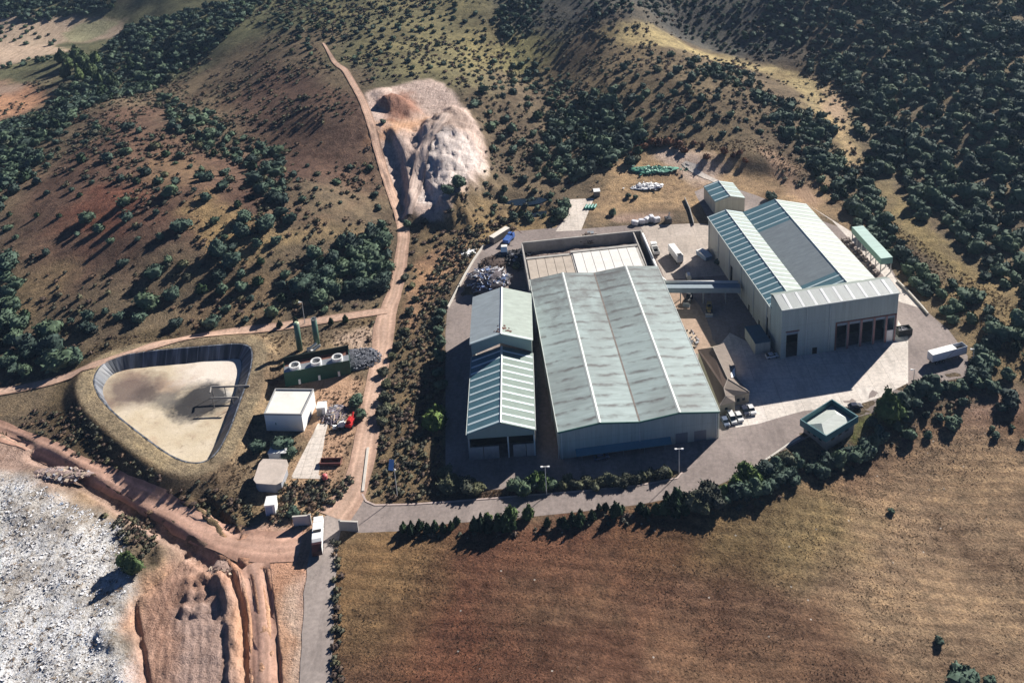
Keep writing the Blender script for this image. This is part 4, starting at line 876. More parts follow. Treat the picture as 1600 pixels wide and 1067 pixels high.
b = MB(); b.box(-.2, 2.4, 0, 3.2, 0, 3.4); b.build('wall', WHITE2, k2, bevel=.05); b = MB(); b.box(0, 1.7, -.06, -.004, .1, 2.9); b.build('door', mat('blue_grey_door', (.35, .42, .55), .5, .1), k2); b = MB(); b.box(-.3, 2.5, -.1, 3.3, 3.4, 3.55); b.build('roof', WHITE2, k2)
# engine house with three fans
zz = 5.2
e0_ = unp(443, 583, zz); e1_ = unp(546, 563, zz); ea = math.atan2(e1_[1]-e0_[1], e1_[0]-e0_[0]); el = float(np.hypot(*(e1_-e0_)[:2]))
eh = thing('engine_container', 'dark green engine container carrying three round white fans', 'engine container', tuple(e0_[:2])+(0,), ea)
b = MB(); b.box(0, el, 0, 7.8, 0, 3.6); b.box(0, el, 0, .12, 3.6, zz); b.box(0, .12, .12, 7.8, 3.6, zz-.6); b.box(el-.12, el, .12, 7.8, 3.6, zz-.6); b.build('wall', DGREEN, eh)
b = MB(); b.box(.12, el-.12, .12, 3.6, 3.6, 4.9); b.build('fan_deck', STEEL, eh)
b = MB(); b.box(.12, el-.12, 3.6, 7.3, 3.6, 4.0); b.build('rear_deck', RUST, eh)
b = MB(); b.box(-.1, el+.1, 7.4, 7.8, 3.6, 5.8); b.build('rear_parapet', mat('near_black_green', (.01, .02, .016), .6, .2), eh)
for k in range(3):
    x = el*(.17+.325*k); f_ = MB(); f_.ring((x, 2.0), 1.75, 1.35, 4.9, 6.2, 24); fan = f_.build('fan_cowl', WHITE, eh, smooth=False)
    g_ = MB(); g_.cyl((x, 2.0, 4.9), (x, 2.0, 5.2), 1.34, n=20); g_.build('fan_well', DARK, fan)
    g_ = MB()
    for j in range(6):
        t = j*PI/3; g_.add([(x, 2.0, 5.7), (x+1.25*math.cos(t), 2+1.25*math.sin(t), 5.75), (x+1.25*math.cos(t+.5), 2+1.25*math.sin(t+.5), 5.62)], [(0, 1, 2)])
    g_.build('fan_blades', STEEL, fan)
for k in range(3):
    x = el*(.2+.3*k); b = MB(); b.box(x, x+.7, -.35, -.01, .2, 1.9); b.build('control_box', WHITE, eh)
for px, py, pz, lb in ((468.8, 547, 0, 'left one of the two tall green exhaust stacks behind the fan unit'), (496, 541, 0, 'right one of the two tall green exhaust stacks behind the fan unit')):
    p = unp(px, py); o = thing('exhaust_stack', lb, 'chimney', tuple(p[:2])+(0,), 0, 'exhaust stacks')
    b = MB(); b.cyl((0, 0, 0), (0, 0, 10.6), .95, n=20); b.build('shaft', MGREEN, o, smooth=True)
    if px < 480: b = MB(); b.cyl((0, 0, 10.6), (0, 0, 11.1), .95, .5, 20); b.build('cap', mat('pale_green_cap', (.5, .6, .4), .5, .1), o)
    else: b = MB(); b.ring((0, 0), .95, .75, 10.6, 11.0); b.cyl((.2, 0, 10.6), (.2, 0, 11.6), .2, n=8); b.build('cap', STEEL, o)
for px, py in ((482, 549), (488, 552)):
    p = unp(px, py); b = MB(); b.cyl((0, 0, .6), (2.6, 1.6, 2.0), .5, n=10); b.cyl((0, 0, 0), (0, 0, 1.3), .45, n=10); o = b.build('pipe_elbow', WHITE); o.location = tuple(p[:2])+(0,); tag(o, 'white pipe elbow standing between the two green stacks', 'pipe', 'pipe elbows at the stacks')
# octagonal house
oz = 3.2
OP = [unp(x, y, oz) for x, y in ((396.5, 749), (401, 754.5), (431, 756.5), (440, 752), (450, 726), (447, 718), (411, 717), (405, 724))]
oc = sum(OP)/8; oh = thing('octagonal_tank_house', 'low octagonal concrete tank house with a stained flat top', 'tank house', tuple(oc[:2])+(0,), 0)
P8 = [Vector((p[0]-oc[0], p[1]-oc[1])) for p in OP]
b = MB(); b.prism([tuple(v*.93) for v in P8], 0, oz-.25); b.build('wall', mat('blue_grey_render', (.32, .33, .36), .8, .1), oh)
b = MB(); b.prism([tuple(v*1.03) for v in P8], oz-.25, oz); b.build('roof', mat('stained_slab', (.56, .48, .42), .9, .15, .5, stain=.4), oh, bevel=.05)
b = MB(); b.prism([tuple(v*.95) for v in P8], oz-.42, oz-.26); b.build('red_band', RUST, oh)
p = unp(432, 719); wt = thing('white_lean_to', 'white sheeted lean-to touching the back of the octagonal tank house', 'lean-to', tuple(p[:2])+(0,), 0)
b = MB(); b.box(-2.2, 2.8, .3, 4.2, 0, 2.2); b.build('wall', WHITE, wt); b = MB(); b.slab([(-2.4, .1, 2.4), (3.0, .1, 2.4), (2.6, 4.4, 2.9), (-1.6, 4.4, 2.9)], .1); b.build('roof', WHITE2, wt)
# baler machines
def machine(name, label, cat, px, py, c1m, c2m, seed, s=1):
    p = unp(px, py); o = thing(name, label, cat, tuple(p[:2])+(0,), seed*.7); R = random.Random(seed)
    b = MB(); b.box(-1.6*s, 1.2*s, -.8*s, .8*s, .5, 1.5*s); b.profx([(-.7*s, 1.5*s), (.7*s, 1.5*s), (.4*s, 2.4*s), (-.4*s, 2.4*s)], -1.0*s, .6*s); b.build('body', c1m, o, bevel=.06)
    b = MB(); b.cyl((1.2*s, 0, 1.0), (2.8*s, .3, 1.9*s), .3*s, n=8); b.box(1.6*s, 3.0*s, -.7*s, .7*s, .4, .9*s); b.build('arm', c2m, o)
    for x in (-1.1*s, .8*s):
        for y in (-.95*s, .95*s): b = MB(); b.cyl((x, y-.15, .5), (x, y+.15, .5), .5, n=14); b.build('wheel', BLK, o)
    return o
machine('tractor_unit', 'bright red machine parked beside the dirt track', 'machine', 548, 664, REDP, REDP, 2, 1.15)
machine('compressor_trailer', 'white compressor trailer left of the bright red machine', 'machine', 534, 668, WHITE, STEEL, 5, .9)
p = unp(517, 724); sk = thing('open_skip', 'long dark open skip lying by the dirt track', 'skip', tuple(p[:2])+(0,), -.02)
b = MB(); b.box(-3, 3, -1, -.9, 0, 1.1); b.box(-3, 3, .9, 1, 0, 1.1); b.box(-3, -2.9, -.9, .9, 0, 1.1); b.box(2.9, 3, -.9, .9, 0, 1.1); b.box(-2.9, 2.9, -.9, .9, .02, .3); b.build('shell', RUST, sk); b = MB(); b.box(-3.1, 3.1, -1.08, -1.0, .9, 1.15); b.box(-3.1, 3.1, 1.0, 1.08, .9, 1.15); b.build('rim', mat('dull_red_rim', (.3, .12, .12), .6, .2), sk)
p = unp(508, 750); rt_ = thing('red_tank', 'small pinkish red tank standing near the end of the concrete path', 'tank', tuple(p[:2])+(0,), .2)
b = MB(); b.cyl((0, 0, .5), (0, 0, 1.7), .75, n=16); b.cyl((0, 0, 1.7), (0, 0, 2.0), .75, .3, 16); b.build('vessel', mat('pink_red_paint', (.62, .14, .14), .5, .1), rt_, smooth=False); b = MB()
for a_ in range(3): b.cyl((.6*math.cos(a_*2.1), .6*math.sin(a_*2.1), 0), (.6*math.cos(a_*2.1), .6*math.sin(a_*2.1), .6), .08, n=6)
b.build('legs', BLK, rt_)
# gate walls
GW = thing
for x0, y0, x1, y1, lb in ((459, 822, 484, 820, 'concrete gate wall left of the white truck, on the dirt'), (533.5, 829, 560, 830, 'concrete gate wall right of the white truck, by the field')):
    A = unp(x0, y0); B_ = unp(x1, y1); o = thing('gate_wall', lb, 'gate wall', tuple(A[:2])+(0,), math.atan2(B_[1]-A[1], B_[0]-A[0]), 'gate walls'); l_ = float(np.hypot(*(B_-A)[:2]))
    b = MB(); b.box(0, l_, 0, .35, 0, 3.0); b.build('wall', CONCP if x0 < 500 else CONCR, o); b = MB(); b.box(-.1, l_+.1, -.06, .41, 3.0, 3.12); b.build('coping', CONCP, o); b = MB(); b.box(l_ if x0 < 500 else -.5, l_+.5 if x0 < 500 else 0, -.05, .45, 0, 3.4); b.build('pillar', CONCR, o)

# ------------------------------------------------------------------ vehicles
def car(label, px, py, rz, paint, kind='car', group=None, z=0):
    p = unp(px, py); o = thing('parked_car' if kind == 'car' else 'parked_van', label, kind, tuple(p[:2])+(z,), rz, group)
    hh = 1.45 if kind == 'car' else 1.95; L2_ = 2.15 if kind == 'car' else 2.3; b = MB()
    b.profx([(-L2_, .35), (L2_, .35), (L2_, .75), (L2_*.92, .92), (L2_*.5, 1.0), (-L2_*.95, 1.02), (-L2_, .8)], -.86, .86); b.build('body', paint, o, bevel=.08)
    top = [(L2_*.52, 1.0), (L2_*.2, hh), (-L2_*.62, hh), (-L2_*.9, 1.0)] if kind == 'car' else [(L2_*.62, 1.0), (L2_*.36, hh), (-L2_*.93, hh), (-L2_*.97, 1.0)]
    b = MB(); b.profx(top, -.78, .78); b.build('cabin', GLASS, o, bevel=.05)
    b = MB(); b.box(-.74, .74, top[2][0]+.05, top[1][0]-.05, hh, hh+.05); b.build('roof', paint, o, bevel=.03)
    for x in (-.84, .84):
        for y in (-L2_*.62, L2_*.6):
            b = MB(); b.cyl((x-.1, y, .32), (x+.1, y, .32), .33, n=14); wh = b.build('wheel', BLK, o); b = MB(); b.cyl((x-.11, y, .32), (x+.11, y, .32), .18, n=10); b.build('rim', STEEL, wh)
    for x in (-.62, .62): b = MB(); b.box(x-.16, x+.16, L2_-.02, L2_+.03, .6, .75); b.build('headlight', WHITE2, o)
    return o
CDK = mat('dark_blue_car', (.03, .035, .06), .25, .1, spec=.6); CWH = mat('white_car', (.75, .75, .75), .3, .04, spec=.5); CGR = mat('blue_grey_car', (.12, .15, .22), .3, .1, spec=.6)
def hd(t, h):   # heading that points a vehicle's +y axis from the first ground point to the second
    a_ = unp(*t); b_ = unp(*h); return math.atan2(b_[1]-a_[1], b_[0]-a_[0])-PI/2
HC = hd((1138, 648), (1147, 665))
gp = 'cars parked by the tiled office'
car('blue grey car parked nearest the largest hall, first in the row', 1133, 661, HC, CGR, group=gp)
car('white van in the row of cars by the tiled office', 1143.5, 656, HC, CWH, 'van', gp)
car('white hatchback next to the white van by the tiled office', 1154.5, 653.5, HC, CWH, group=gp)
car('dark blue car between the two white cars by the tiled office', 1164, 644, HC, CDK, group=gp)
car('white car at the right end of the row by the tiled office', 1174, 642.5, HC, CWH, group=gp)
car('dark car parked behind the teal parapet control house', 1336, 637, hd((1322, 636), (1346, 633)), CDK)
car('white car parked below the small block at the cream hall', 1206, 558, hd((1198, 560), (1214, 557)), CWH)
car('dark car under the shade in front of the largest hall', 940, 716, hd((930, 718), (950, 714)), CGR)
def wheels(o, xs, w_=1.1, r=.5):
    for y in xs:
        for x in (-w_, w_): b = MB(); b.cyl((x-.16, y, r), (x+.16, y, r), r, n=16); wh = b.build('wheel', BLK, o); b = MB(); b.cyl((x-.17, y, r), (x+.17, y, r), r*.45, n=10); b.build('rim', STEEL, wh)
def cab(o, y0, mt, h=2.9):
    b = MB(); b.profx([(y0, .6), (y0+2.1, .6), (y0+2.1, 1.8), (y0+1.85, h), (y0, h)], -1.2, 1.2); c_ = b.build('cab', mt, o, bevel=.08)
    b = MB(); b.add([(-1.05, y0+2.115, 1.75), (1.05, y0+2.115, 1.75), (1.0, y0+1.9, h-.25), (-1.0, y0+1.9, h-.25)], [(0, 1, 2, 3)]); b.build('windscreen', GLASS, c_)
    return c_
# truck at the gate (refuse truck, tail towards the camera)
p = unp(498, 846); tr = thing('refuse_truck', 'white truck with a dark open tail driving through the gate', 'truck', tuple(p[:2])+(.12,), hd((497.5, 872), (500, 822)))
b = MB(); b.box(-1.25, 1.25, -5.4, 5.6, .7, 1.0); b.build('chassis', BLK, tr); cab(tr, 3.6, WHITE2, 3.0)
b = MB(); b.profx([(-3.4, 1.0), (3.2, 1.0), (3.2, 3.3), (-2.6, 3.5), (-3.4, 3.1)], -1.25, 1.25); b.build('box_body', WHITE2, tr, bevel=.06)
b = MB(); b.box(-1.0, 1.0, -.4, .3, 3.46, 3.62); b.build('roof_hatch', BLK, tr)
b = MB(); b.profx([(-5.6, .9), (-3.42, .9), (-3.42, 3.1), (-4.2, 3.2), (-5.6, 2.2)], -1.22, 1.22); b.build('tail_hopper', mat('dark_maroon_paint', (.04, .015, .018), .5, .2), tr)
b = MB(); b.box(1.22, 1.28, -5.3, -3.45, .9, 3.1); b.build('hopper_side', WHITE, tr)
wheels(tr, (4.5, -2.2, -3.5))
# semi trailer right
A = unp(1452.5, 568); B_ = unp(1505, 554); ta = math.atan2(B_[1]-A[1], B_[0]-A[0])
c_ = (A+B_)/2; st = thing('semi_trailer', 'white semi trailer with a half open top parked by the trees at the right', 'trailer', tuple(c_[:2])+(0,), ta-PI/2); TL = 6.6
b = MB(); b.box(-1.25, 1.25, -TL, TL, 1.15, 1.35); b.build('chassis', BLK, st)
b = MB(); b.box(-1.28, -1.2, -TL, TL, 1.35, 4.0); b.box(1.2, 1.28, -TL, TL, 1.35, 4.0); b.box(-1.2, 1.2, -TL, -TL+.08, 1.35, 4.0); b.box(-1.2, 1.2, TL-.08, TL, 1.35, 4.0); b.build('side', mat('pale_blue_white_paint', (.66, .70, .76), .5, .1, .4, stain=.2), st)
b = MB(); b.box(-1.3, 1.3, -TL-.02, 2.6, 4.0, 4.08); b.build('top_cover', WHITE2, st); b = MB(); b.box(-1.2, 1.2, 2.6, TL-.08, 1.4, 2.6); b.build('load', WOODD, st)
b = MB(); b.box(-1.34, -1.29, -4.6, -2.8, 1.8, 3.4); b.build('green_patch', mat('faded_green_patch', (.25, .38, .30), .6, .2), st)
b = MB(); b.add([(1.285, -1.5, 1.3), (1.285, -1.0, 1.3), (1.285, 2.2, 3.95), (1.285, 1.8, 3.95)], [(0, 1, 2, 3)]); b.build('brace', STEEL, st)
wheels(st, (-4.8, -3.5, -2.2)); b = MB(); b.box(-.9, -.7, 3.4, 3.6, 0, 1.2); b.box(.7, .9, 3.4, 3.6, 0, 1.2); b.build('landing_legs', STEEL, st)
# white tall trailer in rear yard
A = unp(1050, 395); B_ = unp(1066, 416); ta = math.atan2(B_[1]-A[1], B_[0]-A[0]); c_ = (A+B_)/2
w1 = thing('box_trailer', 'tall white box trailer standing in the yard behind the conveyor bridge', 'trailer', (c_[0]-.5, c_[1]+.5, 0), ta+PI/2)
b = MB(); b.box(-1.3, 1.3, -4.8, 4.8, 1.1, 4.1); b.build('box_body', WHITE2, w1, bevel=.12); b = MB(); b.box(-.9, .9, -4.7, -3.2, 4.1, 4.14); b.build('roof_opening', BLK, w1); wheels(w1, (-3.6, -2.4, 3.4)); b = MB(); b.box(-1.0, 1.0, -4.6, 4.6, .8, 1.1); b.build('chassis', BLK, w1)
# small truck nearest the bay wall
A = unp(1019, 383); B_ = unp(1028, 405); ta = math.atan2(B_[1]-A[1], B_[0]-A[0]); c_ = (A+B_)/2
w2 = thing('tipper_truck', 'white cabbed truck with a dark empty body beside the bay wall', 'truck', (c_[0], c_[1], 0), ta+PI/2)
b = MB(); b.box(-1.1, 1.1, -3.6, 3.8, .7, 1.0); b.build('chassis', BLK, w2); cab(w2, 1.7, WHITE2, 2.7)
b = MB(); b.box(-1.2, -1.1, -3.6, 1.2, 1.0, 2.2); b.box(1.1, 1.2, -3.6, 1.2, 1.0, 2.2); b.box(-1.1, 1.1, -3.6, -3.5, 1.0, 2.2); b.box(-1.1, 1.1, .6, 1.2, 1.0, 2.3); b.build('tipper_body', WHITE, w2); wheels(w2, (2.8, -2.2))
# blue truck + grey container trailer, back left
A = unp(766, 383); B_ = unp(796, 364); ta = math.atan2(B_[1]-A[1], B_[0]-A[0]); c_ = (A+B_)/2
w3 = thing('grey_container', 'grey container with a white top at the back left corner of the yard', 'container', (c_[0], c_[1], 0), ta-PI/2)
b = MB(); b.box(-1.25, 1.25, -5, 5, .5, 3.1); b.build('shell', mat('grey_container_paint', (.20, .19, .18), .6, .15), w3, bevel=.04); b = MB(); b.box(-1.25, 1.25, -5, 5, 3.1, 3.2); b.build('top', mat('cream_top', (.75, .70, .62), .7, .05), w3)
b = MB(); [b.box(x, x+.3, y, y+.3, 0, .5) for x in (-1.1, .8) for y in (-4.6, 4.2)]; b.build('feet', BLK, w3)
p = unp(795, 378); w4 = thing('blue_crane_truck', 'bright blue truck beside the grey container at the back left', 'truck', tuple(p[:2])+(0,), -.35)
b = MB(); b.box(-1.1, 1.1, -3.2, 3.4, .7, 1.1); b.build('chassis', BLK, w4); cab(w4, 1.6, BLUEP, 2.8); b = MB(); b.box(-1.25, 1.25, -3.2, 1.3, 1.1, 2.5); b.build('body', BLUEP, w4, bevel=.05); b = MB(); b.cyl((0, 1.45, 2.4), (1.8, 3.8, 4.2), .16, n=6); b.cyl((1.8, 3.8, 4.2), (4.8, 2.6, 3.2), .12, n=6); b.build('crane_arm', RUST, w4); wheels(w4, (2.4, -2.0))
p = unp(788, 398); w5 = thing('dark_tipper', 'dark blue tipper with a white front in the shade below the blue truck', 'truck', tuple(p[:2])+(0,), .05)
b = MB(); b.box(-1.1, 1.1, -3.0, 3.2, .7, 1.0); b.build('chassis', BLK, w5); cab(w5, 1.2, WHITE, 2.8); b = MB(); b.box(-1.25, 1.25, -3.0, .9, 1.0, 2.9); b.build('body', mat('navy_paint', (.03, .06, .12), .5, .2), w5, bevel=.05); wheels(w5, (2.0, -1.8))
def loader(label, px, py, rz, mt):
    p = unp(px, py); o = thing('wheel_loader', label, 'wheel loader', tuple(p[:2])+(0,), rz, 'wheel loaders')
    b = MB(); b.box(-.9, .9, -2.6, .2, .8, 1.8); b.box(-.6, .6, .2, 2.2, .9, 1.5); b.build('body', mt, o, bevel=.08); b = MB(); b.box(-.7, .7, -1.2, .4, 1.8, 3.1); b.build('cab', GLASS, o, bevel=.05); b = MB(); b.box(-.75, .75, -1.25, .45, 3.1, 3.2); b.build('cab_roof', mt, o)
    b = MB(); b.box(-.6, -.4, 1.8, 3.4, .8, 1.1); b.box(.4, .6, 1.8, 3.4, .8, 1.1); b.build('arm', BLK, o); b = MB(); b.profx([(3.3, .2), (4.3, .2), (4.3, .35), (3.5, .6), (3.4, 1.3), (3.3, 1.3)], -1.3, 1.3); b.build('bucket', STEEL, o); wheels(o, (-1.6, 1.3), .95, .7); return o
loader('dark loader standing in the sun just below the conveyor bridge', 1076, 470, 2.8, mat('dark_grey_machine', (.07, .07, .075), .6, .2))
loader('ochre loader in the shade of the cream hall', 1108, 486, 3.0, YELP)
p = unp(1076, 437); mk_ = thing('water_bowser', 'small white topped bowser just behind the conveyor bridge', 'bowser', tuple(p[:2])+(0,), 0)
b = MB(); b.cyl((0, -1.3, 1.5), (0, 1.3, 1.5), .95, n=16); b.build('tank', mat('cream_tank', (.7, .66, .58), .5, .1), mk_, smooth=False); wheels(mk_, (-.6, .6), .8, .4); b = MB(); b.box(-.5, .5, -1.2, 1.2, 2.35, 2.5); b.build('walkway', WHITE2, mk_)

# blue sheeted skip by the cream hall
p = unp(1100, 402); tp = thing('sheeted_skip', 'blue grey sheeted skip in the shade beside the cream hall back corner', 'skip', tuple(p[:2])+(0,), .5)
b = MB(); b.profx([(-3, .2), (3, .2), (3.4, 1.9), (-3.4, 1.9)], -1.5, 1.5); b.build('shell', mat('blue_grey_skip', (.22, .30, .40), .6, .2), tp); b = MB(); b.profx([(-3.4, 1.9), (3.4, 1.9), (0, 2.6)], -1.55, 1.55); b.build('cover', WHITE, tp)

# ------------------------------------------------------------------ poles
def pole(label, px, py, h, name='street_lamp', heads=2, cat='street lamp', rz=0, hw=.22, group='lamp posts along the road'):
    p = at1(px, py); o = thing(name, label, cat, tuple(p), rz, group)
    b = MB(); b.cyl((0, 0, 0), (0, 0, h), .13, .08, 8); b.build('post', mat('pale_post', (.6, .6, .58), .5, .1), o)
    for k in range(heads):
        s = 1 if k else -1; b = MB(); b.box(min(0, s*.9), max(0, s*.9), -.08, .08, h-.1, h); b.box(s*.9-.3, s*.9+.3, -hw, hw, h-.25, h+.05); b.build('lamp_head', WHITE2, o)
    return o
pole('twin headed lamp post in the hedge between the narrow shed and the road', 854, 773, 9.5)
pole('twin headed lamp post at the end of the hedge by the bend in the road', 1061, 740, 8.5)
pole('lamp post at the edge of the yard beside the semi trailer', 1519, 572, 6.5, heads=1)
pole('short lamp post on the apron left of the semi trailer', 1427, 598, 5.0, heads=1)
pole('lamp post beside the dirt track behind the green stacks', 476.5, 506, 9.0, heads=1)
o = pole('post carrying a tilted blue solar panel on the scrub verge', 621, 776, 9.5, 'solar_post', 0, 'solar post', group=None)
b = MB(); b.slab([(-1.5, -.6, 9.6), (-.1, -.9, 9.6), (-.1, 1.6, 11.0), (-1.5, 1.9, 11.0)], .08); b.build('solar_panel', mat('blue_solar_glass', (.10, .22, .50), .25, .1, spec=.6), o)
b = MB(); b.box(-.05, .4, -.15, .15, 8.9, 9.2); b.build('lamp_head', WHITE2, o)

# ------------------------------------------------------------------ heaps, tarps, containers
pile('scrap_heap', 'grey and white scrap heap behind the narrow shed', 'scrap heap', 763, 440, 7.5, 3.6, [mat('dark_scrap', (.13, .11, .12), .9, .5, 1.2, bmp=.6), GREYS, WSHEET, WOODD, mat('blue_scrap', (.2, .28, .5), .6, .3)], 340, 11, size=(.3, 1.3), sticks=True)
pile('timber_scrap_heap', 'heap of pale timber scrap at the right of the grey scrap heap', 'timber heap', 782, 437, 3.6, 1.8, [WOODL, WOODD, mat('pinkish_wood', (.5, .36, .3), .8, .2)], 110, 12, size=(.4, 1.2), sticks=True)
pile('brushwood_heap', 'dark brown brushwood heap at the top of the scrap yard', 'brushwood heap', 770, 413, 5.0, 1.6, [WOODD, mat('brown_brush', (.13, .09, .07), .9, .4)], 130, 13, sticks=True)
pile('black_tyre_heap', 'heap of black tyres and rubber at the outer corner of the walled bay', 'tyre heap', 811, 406, 6.5, 1.8, [mat('soot_black', (.025, .025, .03), .8, .5, 2, bmp=.6), BLK, GREYS], 150, 14, ry=7.5)
pile('stone_heap', 'dark blue grey stone heap right of the fan unit', 'stone heap', 562, 562, 7.0, 1.3, [mat('slate_gravel', (.10, .105, .125), .85, .5, 3, bmp=.7), mat('slate_pale', (.25, .26, .30), .8, .3)], 380, 15, ry=5.5, size=(.25, .8))
pile('rubble_heap', 'loose pale rubble on the bare earth behind the tiled office', 'rubble', 1078, 530, 2.6, .6, [WOODL, WOODD, GREYS], 70, 33, ry=5)
pile('pipe_scrap_heap', 'low heap of pipes and pale scrap behind the red machine', 'scrap heap', 523, 648, 4.0, .7, [mat('violet_grey', (.2, .17, .2), .9, .3), WOODL, GREYS], 80, 16, sticks=True)
pile('white_foam_heap', 'heap of torn white sheeting on the slope above the rear yard', 'sheeting heap', 1010, 291, 6.5, .35, [WSHEET, WHITE2, GREYS], 120, 17, ry=3.6, size=(.5, 1.7), loose=True)
pile('green_net_heap', 'tangled green netting on the bare slope behind the yard', 'netting heap', 1021, 265, 10.5, .3, [mat('green_net', (.07, .24, .17), .7, .4, 1.2), mat('pale_green_net', (.25, .45, .36), .6, .3)], 200, 18, ry=4.0, size=(.4, 1.6), loose=True)
pile('hay_stone_heap', 'pile of pale rocks dumped where the red road meets the tip', 'rock pile', 88, 745, 9, 1.5, [mat('dump_rock', (.32, .24, .22), .9, .5, 2, bmp=.5), WOODL, GREYS], 150, 19, ry=3.0)
pile('rock_pile', 'pinkish rock pile among the ditches at the bottom left', 'rock pile', 348, 893, 3.4, 1.4, [mat('pinkish_rock', (.34, .24, .20), .9, .5, 2, bmp=.5), WOODL], 70, 20)
tb = None
for k, (x, y) in enumerate(((1003, 349), (1011, 347), (1018, 345), (992, 351), (1026, 347))):
    p = unp(x, y)
    if tb is None: b = MB(); b.prism([(-1.4, -1), (1.4, -1), (1.6, .2), (1.2, 1.1), (-1.2, 1.1), (-1.6, .2)], 0, 1.9); tb = b.build('bagged_bale', mat('white_wrap', (.72, .72, .76), .4, .1, 1, bmp=.3), bevel=.4); o = tb
    else: o = tb.copy(); COL.objects.link(o)
    o.location = tuple(p); o.rotation_euler = (0, 0, k*.9); o.scale = (1, 1, 1.0+.15*(k % 3)); tag(o, 'white wrapped bale in the row along the back edge of the yard', 'bale', 'white wrapped bales at the back of the yard')
p = unp(1044, 348); o = thing('scrap_press', 'dark scrap press at the end of the row of white wrapped bales', 'press', tuple(p[:2])+(0,), .2)
b = MB(); b.box(-1.2, 1.2, -1.5, 1.5, 0, 2.4); b.build('body', mat('dark_press', (.05, .05, .055), .6, .2), o, bevel=.1); b = MB(); b.cyl((0, 0, 2.4), (.8, .5, 4.4), .25, n=8); b.build('ram', STEEL, o)
p = unp(905, 362); 
p = unp(933, 308); o = thing('small_hut', 'small hut with a white roof at the head of the concrete path', 'hut', tuple(p[:2])+(0,), .1)
b = MB(); b.box(-1.3, 1.3, 0, 2.4, 0, 2.6); b.build('wall', mat('grey_hut', (.22, .21, .2), .8, .2), o); b = MB(); b.slab([(-1.5, -.2, 2.7), (1.5, -.2, 2.7), (1.5, 2.6, 2.95), (-1.5, 2.6, 2.95)], .12); b.build('roof', WHITE2, o)
p = unp(921, 325); b = MB()
for k in range(4): b.cyl((-2+k*1.3, -1.4, .5), (-1+k*1.3, 1.8, .5), .5, n=10)
tag(b.build('green_pipes', mat('teal_pipe', (.03, .22, .18), .5, .2)), 'teal plastic pipes stacked beside the concrete path', 'pipes'); bpy.data.objects['green_pipes'].location = tuple(p[:2])+(.02,)
p = unp(923, 371); o = thing('steel_box', 'dark steel box standing against the back wall of the rubble bay', 'steel box', tuple(p[:2])+(0,), 0); b = MB(); b.box(-1.2, 1.2, -.9, .9, 0, 2.2); b.build('body', mat('dark_press', (.05, .05, .055)), o, bevel=.08); b = MB(); b.box(-1.3, 1.3, -1, 1, 2.2, 2.35); b.build('lid', STEEL, o)
p = at1(733, 395); b = MB(); b.prism([(-3, -1.5), (-1.5, -1.8), (0, -3), (1, -1.4), (3, -1), (2, .8), (3, 2.4), (1, 2), (-.4, 2.8), (-1, 1.2), (-3.4, .6)], 0, .25); o = b.build('white_tarp', WHITE2); o.location = tuple(p); tag(o, 'crumpled white tarpaulin on the scrub left of the yard', 'tarpaulin')
# kerbs and low walls
def curb(name, pts, wd, h, m, label, cat, dz=0):
    L = resample(wp(pts, G1), 3, False); d = np.gradient(L, axis=0); nn = np.stack([-d[:, 1], d[:, 0]], -1)/np.linalg.norm(d, axis=1)[:, None]*wd/2
    z = H(L[:, 0], L[:, 1])+dz; b = MB(); vs = []; n = len(L)
    for i in range(n):
        for s, hz in ((-1, -.2), (-1, h), (1, h), (1, -.2)): vs.append((L[i, 0]+nn[i, 0]*s, L[i, 1]+nn[i, 1]*s, z[i]+hz))
    fs = [(i*4+k, (i+1)*4+k, (i+1)*4+k+1, i*4+k+1) for i in range(n-1) for k in range(3)]+[(0, 1, 2, 3), ((n-1)*4+3, (n-1)*4+2, (n-1)*4+1, (n-1)*4)]
    b.add(vs, fs); o = b.build(name, m); tag(o, label, cat); return o
curb('kerb', [(566,772),(572,783),(586,789),(640,788),(700,784),(800,776),(900,768),(1000,758),(1058,747),(1066,738)], .5, .14, mat('pinkish_kerb', (.5, .4, .36), .85, .2), 'pale kerb between the scrub verge and the road below the halls', 'kerb')
curb('kerb', [(1158,744),(1200,716),(1232,694),(1250,684)], .6, .14, CONCP, 'kerb along the bend left of the control house', 'kerb')
curb('retaining_wall', [(756,385),(740,408),(726,432),(714,455),(700,482)], .5, .9, CONCP, 'low pale wall along the curved edge of the yard left of the scrap heap', 'low wall')
curb('retaining_wall', [(1402,440),(1420,458),(1440,480),(1450,492)], .5, .8, CONCP, 'low wall on the slope edge right of the tall front block', 'low wall')
curb('retaining_wall', [(575,700),(571,735),(567,768)], .7, .35, CONCP, 'rubble edging where the dirt track meets the scrub verge', 'low wall')
curb('retaining_wall', [(1336,706),(1352,694),(1378,672)], .4, .7, CONCP, 'short pale wall on the bank below the bright green pine', 'low wall')
curb('retaining_wall', [(1084,352),(1078,330),(1070,312)], .3, 1.2, CONCR, 'low wall in the shade left of the small workshop', 'low wall')
